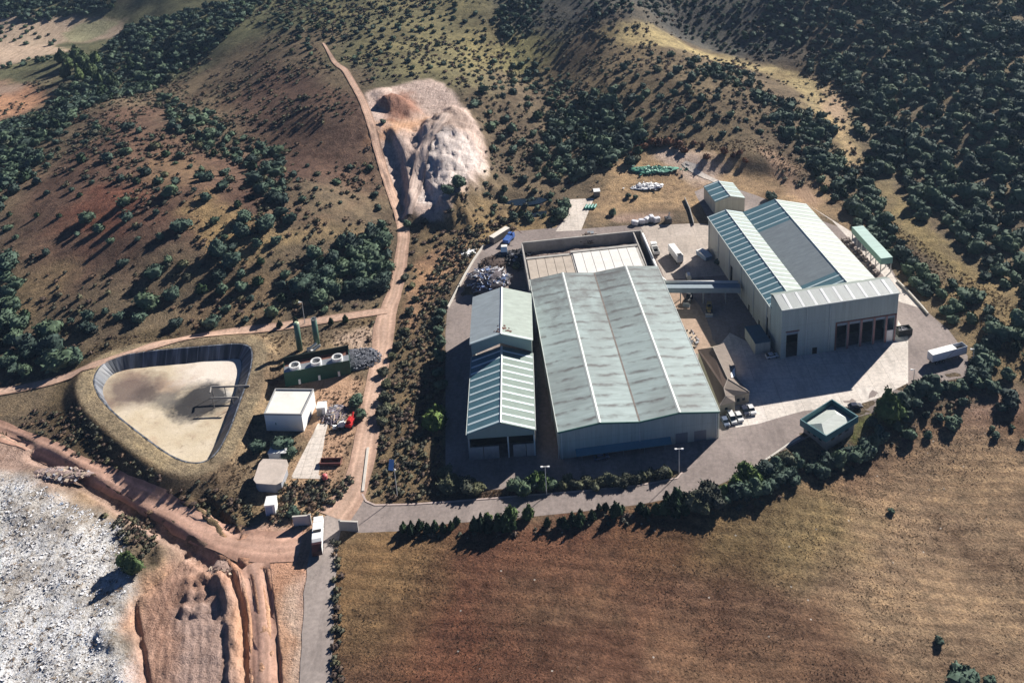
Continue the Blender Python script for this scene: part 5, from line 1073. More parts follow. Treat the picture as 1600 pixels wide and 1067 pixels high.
# ------------------------------------------------------------------ pond
LIN = bpy.data.materials.new('pond_liner'); t, bs = nodes(LIN); tc = N(t, 'ShaderNodeTexCoord').outputs['Object']; uvn = N(t, 'ShaderNodeUVMap').outputs[0]
wv = N(t, 'ShaderNodeTexNoise'); wv.inputs['Scale'].default_value = 1.0; wv.inputs['Detail'].default_value = 3; t.links.new(mapping(t, uvn, (.55, .06, 1)), wv.inputs['Vector'])
sxx = N(t, 'ShaderNodeSeparateXYZ'); t.links.new(uvn, sxx.inputs[0]); fr = math_(t, 'FRACT', math_(t, 'DIVIDE', sxx.outputs[0], 3.1)); seam = math_(t, 'GREATER_THAN', fr, .94)
c = ramp(t, wv.outputs[0], [(.35, (.045, .05, .06)), (.5, (.10, .11, .13)), (.66, (.22, .24, .28))]); c = mixc(t, math_(t, 'MULTIPLY', seam, .6), c, (.32, .34, .38)); t.links.new(c, bs.inputs['Base Color']); bs.inputs['Roughness'].default_value = .5
Rm_ = resample(RIM, 1.0); n = len(Rm_); d = np.roll(Rm_, -1, 0)-np.roll(Rm_, 1, 0); nn = np.stack([-d[:, 1], d[:, 0]], -1)/np.linalg.norm(d, axis=1)[:, None]
if sdf(RIM, Rm_[:1, 0]+nn[:1, 0], Rm_[:1, 1]+nn[:1, 1])[0] < 0: nn = -nn
vs = []; offs = [(-.4, PZ+.06), (0.05, PZ+.05), (3.9, PF+.22)]; LW = np.array([3.9-2.5*max(0, v_@np.array([.55, .83])) for v_ in nn]); LW = np.convolve(np.r_[LW[-6:], LW, LW[:6]], np.ones(13)/13, 'valid')
for k, (o_, z0) in enumerate(offs):
    for i in range(n): oo = o_ if k < 2 else LW[i]; vs.append((Rm_[i, 0]+nn[i, 0]*oo, Rm_[i, 1]+nn[i, 1]*oo, z0+.04*math.sin(i*.9)))
me = bpy.data.meshes.new('liner'); me.from_pydata(vs, [], [(k*n+i, k*n+(i+1) % n, (k+1)*n+(i+1) % n, (k+1)*n+i) for k in range(2) for i in range(n)]); me.materials.append(LIN)
uv = me.uv_layers.new(name='UVMap'); 
for p_ in me.polygons:
    for li in p_.loop_indices: vi = me.loops[li].vertex_index; uv.data[li].uv = ((vi % n), (vi//n)*5)
pond = thing('sludge_pond', 'triangular lined pond of pale dried sludge inside a raised bank', 'pond', (0, 0, 0)); lo = bpy.data.objects.new('liner', me); COL.objects.link(lo); lo.parent = pond
SLU = bpy.data.materials.new('dried_sludge'); t, bs = nodes(SLU); tc = N(t, 'ShaderNodeTexCoord').outputs['Object']
pc_ = at1(300, 618)
def radial(px, py, r0, r1, sc=(1, 1, 1), rot=0):
    p = unp(px, py, PF); v = N(t, 'ShaderNodeVectorMath', operation='DISTANCE'); t.links.new(tc, v.inputs[0]); v.inputs[1].default_value = (p[0], p[1], 0)
    dd = math_(t, 'ADD', v.outputs['Value'], math_(t, 'MULTIPLY', math_(t, 'SUBTRACT', noise(t, tc, .12, 5, .7), .5), r1*1.2)); return ramp(t, math_(t, 'DIVIDE', dd, r1), [(r0/r1, (1, 1, 1)), (1, (0, 0, 0))])
c = ramp(t, noise(t, tc, .07, 6, .65), [(.38, C(188, 158, 128)), (.5, C(206, 186, 152)), (.64, C(218, 200, 172))])
c = mixc(t, math_(t, 'MULTIPLY', ramp(t, noise(t, tc, .35, 6, .75), [(.56, (0, 0, 0)), (.7, (1, 1, 1))]), .5), c, C(130, 100, 80))
c = mixc(t, math_(t, 'MULTIPLY', radial(205, 610, 5, 13), .85), c, C(104, 82, 76)); c = mixc(t, math_(t, 'MULTIPLY', radial(350, 570, 8, 18), .8), c, C(236, 222, 208))
c = mixc(t, math_(t, 'MULTIPLY', radial(350, 618, 2, 5), .9), c, C(240, 235, 228))
c = mixc(t, math_(t, 'MULTIPLY', radial(313, 628, 7, 11.5), .95), c, C(26, 28, 38)); c = mixc(t, math_(t, 'MULTIPLY', radial(262, 623, 3, 6.5), .8), c, C(110, 104, 96)); c = mixc(t, math_(t, 'MULTIPLY', radial(228, 615, 3, 6), .85), c, C(88, 72, 66))
t.links.new(c, bs.inputs['Base Color']); bs.inputs['Roughness'].default_value = .75; bump(t, bs, noise(t, tc, .6, 5, .7), .3, .4)
sp_ = sheet('sludge', np.array([tuple(Rm_[i]+nn[i]*(LW[i]-.2)) for i in range(0, n, 2)]), SLU, 0, 3, kind=None, zf=lambda x, y: np.full(x.shape, PF+.35)+fbm(x, y, 9, 3)*.4, smooth=0); sp_.parent = pond
jt = thing('pond_jetty', 'narrow steel jetty frame reaching into the sludge pond', 'jetty', tuple(unp(390, 604, PZ)[:2])+(PF,), 0)
j1 = unp(331, 606, PZ-.6); j0 = unp(391, 604, PZ-.6); v = Vector((j1[0]-j0[0], j1[1]-j0[1], 0)); nv = Vector((-v.y, v.x, 0)).normalized()*(-1)
if nv.y > 0: nv = -nv
hh = PZ-PF+.3; b = MB(); b.cyl((0, 0, hh), (v.x, v.y, hh), .3, n=6); b.build('beam', mat('grey_brown_steel', (.3, .28, .26), .6, .2), jt)
b = MB(); w0 = nv*5.5; b.cyl((v.x*.15, w0.y, hh), (v.x*.85, v.y+w0.y, hh), .28, n=6); b.build('beam', mat('grey_brown_steel', (.3, .28, .26)), jt)
b = MB(); b.cyl((v.x, v.y, hh), (v.x*.95, v.y+w0.y*.5, hh), .25, n=6)
for f in (.3, .65, .98): b.cyl((v.x*f, v.y*f, 0), (v.x*f, v.y*f, hh), .14, n=6)
for f in (.3, .8): b.cyl((v.x*f, v.y*f+w0.y, 0), (v.x*f, v.y*f+w0.y, hh), .14, n=6)
b.build('leg_frame', mat('grey_brown_steel', (.3, .28, .26)), jt)
WAT = bpy.data.materials.new('dark_water'); t, bs = nodes(WAT); bs.inputs['Base Color'].default_value = (.012, .02, .03, 1); bs.inputs['Roughness'].default_value = .12
sheet('pond_water', P2, WAT, 0, 4, kind='structure', zf=lambda x, y: np.full(x.shape, float(np.min(H(P2[:, 0].mean(keepdims=True), P2[:, 1].mean(keepdims=True))))+.5), smooth=1)
sheet('pond_water', P3, WAT, 0, 4, kind='structure', zf=lambda x, y: np.full(x.shape, float(np.min(H(P3[:, 0].mean(keepdims=True), P3[:, 1].mean(keepdims=True))))+.4), smooth=1)
# ------------------------------------------------------------------ plants
def foliage(name, c, var=.35, rnd=.5):
    m = bpy.data.materials.new(name); t, b = nodes(m); tc = N(t, 'ShaderNodeTexCoord').outputs['Object']
    col = ramp(t, noise(t, tc, 1.2, 4, .7), [(.32, tuple(v*(1-var) for v in c)), (.68, tuple(v*(1+var) for v in c))])
    oi = N(t, 'ShaderNodeObjectInfo').outputs['Random']
    col = mixc(t, 1.0, col, ramp(t, oi, [(0, (1-rnd, 1-rnd, 1-rnd*.8)), (.5, (1, 1, 1)), (1, (1+rnd*.8, 1+rnd*.6, 1+rnd*.1))]), 'MULTIPLY')
    t.links.new(col, b.inputs['Base Color']); b.inputs['Roughness'].default_value = .8; b.inputs['Specular IOR Level'].default_value = .15
    return m
F_OAK = foliage('holm_oak_leaves', (.072, .112, .082)); F_PINE = foliage('pine_needles', (.085, .135, .045)); F_CYP = foliage('cypress_leaves', (.032, .06, .03)); F_OLV = foliage('olive_grey_leaves', (.105, .115, .075)); F_SCR = foliage('scrub_leaves', (.10, .10, .07), .4, .5)
F_RED = foliage('rust_dead_leaves', (.16, .075, .045)); F_STR = foliage('straw', (.19, .14, .10), .4, .4); F_BRN = foliage('brown_scrub', (.13, .092, .07), .4, .4); F_BRT = foliage('poplar_leaves', (.085, .125, .05))
BARK = mat('bark', (.10, .075, .055), .9, .3, 3)
def crown_mesh(name, m, seed, sub=3, cards=260, shape='round', r=1.0, h=.95, cs=.17):
    R = np.random.default_rng(seed); bm = bmesh.new(); bmesh.ops.create_icosphere(bm, subdivisions=sub, radius=1)
    lob = R.normal(size=(9, 3)); lob[:, 2] = np.abs(lob[:, 2])*.8; lob /= np.linalg.norm(lob, axis=1)[:, None]; la = R.uniform(.05, .42, 9)
    P = np.array([tuple(v.co) for v in bm.verts])
    d = .72+sum(a*np.exp(-((P-l)**2).sum(1)/.22) for l, a in zip(lob, la)) + .26*fbm(P[:, 0]*2.2+seed*3+P[:, 2], P[:, 1]*2.2+P[:, 2]*1.7+seed, 1, 3)
    if shape == 'cone': rad = (1-np.clip((P[:, 2]+1)/2, 0, 1)**1.3)*.9+.12
    elif shape == 'col': rad = (1-np.clip((P[:, 2]+.2), 0, 1)**2*.6)
    else: rad = 1
    Q = P*d[:, None]; Q[:, 0] *= rad; Q[:, 1] *= rad; Q[:, 2] = np.where(Q[:, 2] < 0, Q[:, 2]*.62, Q[:, 2])*h+.62*h*.85
    for v, q_ in zip(bm.verts, Q): v.co = Vector(q_)
    me = bpy.data.meshes.new(name); bm.to_mesh(me); bm.free()
    vs = [tuple(v.co) for v in me.vertices]; fs = [tuple(p.vertices) for p in me.polygons]
    idx = R.integers(0, len(Q), cards); ctr = np.array([0, 0, h*.5])
    for i in idx:
        p = ctr+(Q[i]-ctr)*R.uniform(.92, 1.16); s = cs*R.uniform(.6, 1.3); u = R.normal(size=3); u /= np.linalg.norm(u); v = np.cross(u, R.normal(size=3)); v /= np.linalg.norm(v)
        k = len(vs); vs += [tuple(p+u*s), tuple(p-u*s*.5+v*s*.8), tuple(p-u*s*.5-v*s*.8)]; fs.append((k, k+1, k+2))
    me = bpy.data.meshes.new(name); me.from_pydata(vs, [], fs); me.materials.append(m); return me
def trunk_mesh(h=.5, r=.09):
    b = MB(); b.cyl((0, 0, -.15), (.02, .01, h*.55), r, r*.7, 7); b.cyl((.02, .01, h*.5), (.2, .1, h), r*.65, r*.3, 5); b.cyl((.02, .01, h*.5), (-.18, .08, h), r*.6, r*.3, 5); b.cyl((.02, .01, h*.5), (.02, -.2, h*1.05), r*.6, r*.3, 5)
    me = bpy.data.meshes.new('trunk'); me.from_pydata(b.v, [], b.f); me.materials.append(BARK); return me
TRK = trunk_mesh()
OAK = [crown_mesh('oak_crown', F_OAK, 10+k) for k in range(5)]
OAKL = [crown_mesh('oak_crown_small', F_OAK, 30+k, 2, 110, cs=.24) for k in range(6)]+[crown_mesh('grey_crown_small', F_OLV, 40, 2, 110, h=.8, cs=.26), crown_mesh('tall_crown_small', F_CYP, 44, 2, 110, 'col', h=1.3, cs=.24)]
PINE = [crown_mesh('pine_crown', F_PINE, 50+k, 3, 320, 'col', h=1.2, cs=.16) for k in range(3)]
CYP = [crown_mesh('cypress_crown', F_CYP, 60+k, 3, 300, 'cone', h=1.2, cs=.16) for k in range(3)]
OLV = [crown_mesh('olive_crown', F_OLV, 70+k, 3, 320, cs=.17) for k in range(3)]
REDB = [crown_mesh('rust_crown', F_RED, 80+k, 2, 160, cs=.22) for k in range(2)]
POP = [crown_mesh('poplar_crown', F_BRT, 85+k, 3, 300, 'col', h=1.5, cs=.16) for k in range(2)]
SCRB = [crown_mesh('scrub_clump', F_SCR, 90+k, 1, 46, h=.7, cs=.34) for k in range(3)]+[crown_mesh('brown_clump', F_BRN, 95+k, 1, 46, h=.6, cs=.34) for k in range(2)]
def tuft(name, m, seed, n=14):
    R = np.random.default_rng(seed); vs = []; fs = []
    for i in range(n):
        a = R.uniform(0, 6.28); d = R.uniform(0, .6); x, y = d*math.cos(a), d*math.sin(a); t = R.uniform(0, 6.28); w_ = R.uniform(.08, .2); k = len(vs); h = R.uniform(.35, 1); lx, ly = R.normal(size=2)*.35
        vs += [(x-math.cos(t)*w_, y-math.sin(t)*w_, -.05), (x+math.cos(t)*w_, y+math.sin(t)*w_, -.05), (x+lx, y+ly, h)]; fs.append((k, k+1, k+2))
    me = bpy.data.meshes.new(name); me.from_pydata(vs, [], fs); me.materials.append(m); return me
TUFT = [tuft('grass_tuft', F_STR, 1), tuft('grass_tuft2', F_STR, 2), tuft('grass_tuft3', F_STR, 3)]
def scrap(name, m, seed):
    R = np.random.default_rng(seed); vs = []; fs = []
    for i in range(7):
        p = np.array([R.uniform(-1, 1), R.uniform(-1, 1), R.uniform(.02, .2)]); s = R.uniform(.15, .45); u = R.normal(size=3)*[1, 1, .12]; u /= np.linalg.norm(u); v = np.cross(u, R.normal(size=3)*[.25, .25, 1]); v /= np.linalg.norm(v)
        k = len(vs); vs += [tuple(p+u*s+v*s*.6), tuple(p-u*s+v*s*.6), tuple(p-u*s-v*s*.6), tuple(p+u*s-v*s*.6)]; fs.append((k, k+1, k+2, k+3))
    me = bpy.data.meshes.new(name); me.from_pydata(vs, [], fs); me.materials.append(m); return me
SCRP = [scrap('scrap_a', mat('litter_white', (.84, .84, .86), .6, .06, rnd=.1), 1), scrap('scrap_b', mat('litter_grey', (.42, .41, .42), .8, .3, rnd=.4), 2), scrap('scrap_c', mat('litter_brown', (.24, .18, .13), .9, .3, rnd=.5), 3), scrap('scrap_d', mat('litter_blue', (.35, .45, .62), .6, .3, rnd=.4), 4)]
hidden = {}
def variants(key, meshes):
    if key in hidden: return hidden[key]
    c = bpy.data.collections.new(key)
    for me in meshes: c.objects.link(bpy.data.objects.new(me.name, me))
    hidden[key] = c; return c
def scatter(name, key, meshes, P, scl, zs=None, label=None, cat=None, pick=None):
    me = bpy.data.meshes.new(name); n = len(P); me.vertices.add(n); me.vertices.foreach_set('co', P.astype(np.float32).ravel())
    A = me.attributes.new('scl', 'FLOAT_VECTOR', 'POINT'); sc = np.stack([scl, scl, scl*(zs if zs is not None else 1)], -1); A.data.foreach_set('vector', sc.astype(np.float32).ravel())
    A = me.attributes.new('rz', 'FLOAT', 'POINT'); A.data.foreach_set('value', rng.uniform(0, 6.28, n).astype(np.float32))
    A = me.attributes.new('pk', 'INT', 'POINT'); A.data.foreach_set('value', (pick if pick is not None else rng.integers(0, len(meshes), n)).astype(np.int32))
    o = bpy.data.objects.new(name, me); COL.objects.link(o); tag(o, label, cat, kind='stuff')
    g = bpy.data.node_groups.new(name, 'GeometryNodeTree'); g.interface.new_socket('Geometry', in_out='INPUT', socket_type='NodeSocketGeometry'); g.interface.new_socket('Geometry', in_out='OUTPUT', socket_type='NodeSocketGeometry')
    gi = g.nodes.new('NodeGroupInput'); go_ = g.nodes.new('NodeGroupOutput'); mp = g.nodes.new('GeometryNodeMeshToPoints'); ip = g.nodes.new('GeometryNodeInstanceOnPoints'); ci = g.nodes.new('GeometryNodeCollectionInfo')
    ci.inputs['Collection'].default_value = variants(key, meshes); ci.inputs['Separate Children'].default_value = True; ci.inputs['Reset Children'].default_value = True
    def att(nm, ty):
        a = g.nodes.new('GeometryNodeInputNamedAttribute'); a.data_type = ty; a.inputs['Name'].default_value = nm; return a.outputs[0]
    L = g.links; L.new(gi.outputs[0], mp.inputs[0]); L.new(mp.outputs[0], ip.inputs['Points']); L.new(ci.outputs[0], ip.inputs['Instance']); ip.inputs['Pick Instance'].default_value = True
    L.new(att('pk', 'INT'), ip.inputs['Instance Index']); cx = g.nodes.new('ShaderNodeCombineXYZ'); L.new(att('rz', 'FLOAT'), cx.inputs[2]); L.new(cx.outputs[0], ip.inputs['Rotation']); L.new(att('scl', 'FLOAT_VECTOR'), ip.inputs['Scale']); L.new(ip.outputs[0], go_.inputs[0])
    md = o.modifiers.new('scatter', 'NODES'); md.node_group = g; return o

placed = []    # (x, y, r) of every explicit plant, to keep the scatter off them
def plant(name, label, cat, group, px, py, r, meshes, hs=1.0, parts=True, trunk=True):
    p = at1(px, py); me = random.choice(meshes); placed.append((p[0], p[1], r))
    if parts:
        o = thing(name, label, cat, tuple(p), random.uniform(0, 6.28), group); o.scale = (r, r, r*hs)
        c = bpy.data.objects.new('crown', me); COL.objects.link(c); c.parent = o
        if trunk: k = bpy.data.objects.new('trunk', TRK); COL.objects.link(k); k.parent = o
    else:
        o = bpy.data.objects.new(name, me); COL.objects.link(o); o.location = tuple(p); o.rotation_euler = (0, 0, random.uniform(0, 6.28)); o.scale = (r, r, r*hs); tag(o, label, cat, group)
    return o
def rows(name, label, cat, group, meshes, pts, hs=1.0, trunk=True):
    for x, y, r in pts: plant(name, label, cat, group, x, y, r*(.84 if 'ridge' not in label and 'valley' not in label else 1)*random.uniform(.85, 1.15), meshes, hs*random.uniform(.9, 1.12), True, trunk)
rows('cypress', 'dark cypress in the dense clump on the field edge nearest the gate', 'cypress', 'gate side cypress clump', CYP, [(631,829,2.0),(643,832,2.2),(656,828,2.3),(668,832,2.3),(680,829,2.2),(693,830,2.2),(705,828,2.0),(715,818,1.4)], 1.1)
rows('cypress', 'dark cypress in the tall clump on the field edge below the narrow shed', 'cypress', 'tall cypress clump below the shed', CYP, [(741,828,2.6),(752,826,3.0),(765,830,3.2),(778,828,3.0),(790,828,3.0),(801,826,2.4)], 1.15)
rows('pine', 'bright green young pine standing out of the cypress clump below the narrow shed', 'pine', 'bright pines in the clump', PINE, [(797,812,2.6),(762,815,2.0)], 1.1)
plant('pine', 'single small bright green pine on the road edge right of the tall cypress clump', 'pine', None, 826, 808, 2.0, PINE, 1.0)
rows('cypress', 'small dark cypress in the broken row on the field edge, mid way along the road', 'cypress', 'broken cypress row', CYP, [(855,823,1.9),(875,822,2.0),(884,824,2.4),(895,818,2.4),(905,821,2.2),(906,803,1.2),(925,811,2.1),(936,796,1.6),(947,797,1.8),(960,806,2.3),(973,797,1.3)], 1.05)
rows('cypress', 'dark cypress in the thick hedge where the road begins to bend', 'cypress', 'hedge at the start of the bend', CYP, [(1001,800,2.8),(1010,806,2.6),(1026,802,2.8),(1040,800,3.0),(1042,782,2.0),(1054,792,3.2),(1056,805,2.8),(1070,786,2.6),(1070,802,2.6)], 1.0)
rows('olive_tree', 'grey olive tree in the hedge below the bend of the road', 'olive tree', 'olives below the bend', OLV, [(1086,794,3.0),(1106,776,3.3),(1098,792,3.0),(1119,790,2.4),(1228,722,3.2),(1100,800,2.6)])
rows('pine', 'bright green pine in the hedge along the bend of the road', 'pine', 'bright pines along the bend', PINE, [(1130,772,2.2),(1148,762,2.6),(1166,744,3.2),(1180,756,2.4),(1158,752,2.2)], 1.05)
rows('holm_oak', 'dark holm oak in the hedge between the bend of the road and the field', 'tree', 'dark trees along the bend', OAK, [(1150,776,2.6),(1164,772,2.6),(1180,772,3.0),(1194,768,2.8),(1192,744,3.2),(1206,760,2.6),(1220,752,2.8),(1214,734,2.6),(1134,784,2.0),(1208,744,2.5),(1236,744,2.2),(1246,728,2.2)])
rows('holm_oak', 'dark holm oak on the bank below the control house', 'tree', 'dark trees below the control house', OAK, [(1262,736,2.0),(1276,738,2.4),(1294,728,3.2),(1308,726,3.0),(1322,716,2.4),(1338,716,3.8),(1353,712,3.2),(1366,694,2.6),(1376,688,2.6),(1284,746,2.0),(1360,664,2.0),(1240,755,2.0)])
plant('pine', 'tall bright green pine on the lawn right of the control house', 'pine', None, 1385, 652, 4.4, PINE, 1.1)
plant('pine', 'smaller bright pine touching the tall bright pine on the lawn', 'pine', None, 1400, 650, 2.8, PINE, 1.0)
rows('holm_oak', 'dark holm oak in the belt along the concrete apron below the semi trailer', 'tree', 'dark belt below the semi trailer', OAK, [(1412,636,3.2),(1424,622,3.4),(1436,616,3.8),(1449,610,3.6),(1430,632,3.0),(1462,612,2.6),(1457,624,2.4),(1475,608,2.2),(1490,608,2.2),(1504,606,2.0),(1416,656,2.0),(1404,672,2.0)])
rows('holm_oak', 'dark green tree in the strip at the right end of the yard', 'tree', 'dark strip right of the semi trailer', OAK, [(1518,596,2.6),(1526,588,3.0),(1536,580,3.2),(1546,570,3.0),(1530,604,2.2),(1540,594,2.6),(1524,572,2.8),(1536,560,3.0)])
LONE = [(1552,610,2.2,'lone holm oak at the left edge of the bare pink patch'),(1578,632,3.1,'largest lone holm oak above the dry field at the right edge'),(1575,592,2.2,'lone holm oak at the top of the bare pink patch near the right edge'),(1564,640,1.8,'small bush touching the left side of the largest lone holm oak'),
 (1421,684,2.1,'lone bush throwing a long shadow on the field below the concrete apron'),(1450,684,1.3,'small bush right of the lone bush with the long shadow'),(1486,668,2.2,'grey green bush on the field with a smaller bush at its right'),(1496,660,1.5,'smaller bush right of the grey green bush on the field'),(1504,632,1.6,'narrow bush on the pale slope left of the pink patch'),
 (1550,672,.9,'upper one of the two tiny bushes below the largest lone holm oak'),(1555,684,1.2,'lower one of the two tiny bushes below the largest lone holm oak'),(1581,669,.8,'tiny bush near the right edge below the largest lone holm oak'),(1447,652,1.3,'small bush on the upper edge of the dry field'),(1470,656,1.2,'bare grey bush on the upper edge of the dry field'),(1598,692,1.0,'bush cut by the right edge of the photo'),
 (1393,801,1.0,'single small dark bush in the middle of the dry field'),(1467,1004,1.1,'single small dark bush in the lower right of the dry field'),(1502,1072,3.4,'large dark bush cut by the bottom edge of the photo'),(1546,1066,1.3,'thin dark bush right of the large one at the bottom edge'),
 (703,324,3.0,'left one of two dark bushes at the foot of the quarry heap'),(721,326,3.2,'right one of two dark bushes at the foot of the quarry heap'),(637,354,1.8,'dark bush at the fork of the dirt track under the quarry'),(599,193,1.4,'small bush at the left edge of the red soil in the quarry'),
 (875,340,3.6,'dense dark bush between the small ponds and the concrete path'),(883,326,3.0,'dark bush at the top left of the concrete path'),(957,336,1.8,'lone bush on the dry slope right of the concrete path'),(981,308,1.3,'left one of two bushes below the white sheeting'),(993,310,1.2,'right one of two bushes below the white sheeting'),
 (555,634,2.3,'round bush between the fan unit and the dirt track'),(563,652,2.0,'low bush beside the bright red machine'),(404,703,2.4,'dark bush left of the white lean-to'),(442,702,3.2,'large bush behind the white lean-to'),(452,714,2.0,'bush right of the white lean-to'),(460,806,1.7,'bush between the tall white kiosk and the gate wall'),
 (210,893,2.5,'bright green bush at the edge of the tip'),(200,884,2.2,'small green bush touching the edge of the tip'),(1128,402,2.0,'dark bush against the back corner of the cream hall'),(1122,412,1.6,'low dark bush beside the sheeted skip'),(1340,352,2.0,'black bush at the back end of the green canopy'),(1206,312,2.6,'dark bush behind the peak of the cream hall'),(806,420,1.6,'small bush beside the brushwood heap')]
for x, y, r, lb in LONE: plant('bush', lb, 'bush', None, x, y, r, OAK if 'green bush' not in lb or 'grey' in lb else POP, .95, True)
rows('pine', 'small dark conifer in the row beside the two green stacks', 'conifer', 'conifers by the stacks', CYP, [(436,512,1.7),(462,505,1.9),(517,508,2.2),(540,503,1.9)], 1.15)
rows('bush', 'rounded bush in the planted strip between the narrow shed and the road', 'bush', 'bushes in the strip below the narrow shed', OAK, [(803,764,2.2),(812,760,2.4),(818,772,2.2),(828,764,2.0),(860,760,2.0)])
rows('pine', 'bright rounded pine in the planted strip beside the twin headed lamp post', 'pine', 'bright pines in the strip', PINE, [(836,758,3.2),(849,762,2.6),(846,752,2.4)], .85)
rows('olive_tree', 'slender grey green sapling in the planted strip below the largest hall', 'sapling', 'saplings below the largest hall', OLV, [(881,762,1.5),(888,752,1.7),(897,758,1.7),(907,760,1.6),(915,754,1.9),(925,760,1.6),(938,757,1.7),(948,752,1.5),(955,757,2.0),(966,757,1.7),(981,752,1.9),(992,754,1.7),(1005,748,1.8),(1017,742,1.8),(1032,745,2.2),(1044,744,1.4),(973,760,1.6),(932,764,1.5)])
rows('bush', 'large bright green bush on the right side of the scrub verge', 'bush', 'bright bushes of the scrub verge', PINE, [(676,668,3.8),(687,662,3.4),(682,650,3.0)], .75)
rows('bush', 'dark round bush at the lower right corner of the scrub verge', 'bush', 'bushes at the corner of the verge', OLV, [(706,757,3.0),(722,762,3.2),(735,764,3.2),(693,742,2.6),(745,768,2.4),(700,768,2.4)], .9)
rows('bush', 'dark bush on the scrub verge beside the narrow asphalt lane', 'bush', 'bushes beside the lane', OAK, [(684,504,2.3),(690,492,2.4),(686,520,2.6),(694,478,1.8),(688,540,2.4),(688,562,2.4),(686,585,2.2),(690,606,2.2)], .95)
rows('bush', 'olive bush on the edge of the scrub verge beside the dirt track', 'bush', 'bushes beside the dirt track', OLV, [(600,585,2.0),(603,604,2.2),(602,625,2.3),(597,648,2.6),(597,662,2.4),(606,640,2.0),(613,560,1.8),(640,420,1.6),(645,448,1.8),(634,436,1.8),(650,470,1.8),(640,490,2.0),(632,520,1.8),(622,545,1.8)], .9)
rows('rust_bush', 'rust brown dead bush on the bare ridge behind the workshop', 'dead bush', 'rust brown bushes on the ridge', REDB, [(994,236,2.0),(1006,232,2.2),(1018,226,2.6),(1030,229,2.6),(1044,226,2.6),(1058,231,2.4),(1068,238,2.2),(1084,226,1.8),(1098,230,1.6),(1104,248,1.8),(1132,240,1.8),(1146,246,2.0),(1156,242,1.8),(1165,254,1.6),(988,244,1.8)], .9)
rows('poplar', 'light green poplar in the valley grove at the upper left', 'poplar', 'poplars in the valley', POP, [(110,108,4.2),(120,98,4.8),(132,112,5.0),(142,120,4.2),(152,104,3.6),(155,132,3.4),(176,134,3.2),(126,128,4.0),(104,124,3.6),(96,98,3.6)], 1.2)

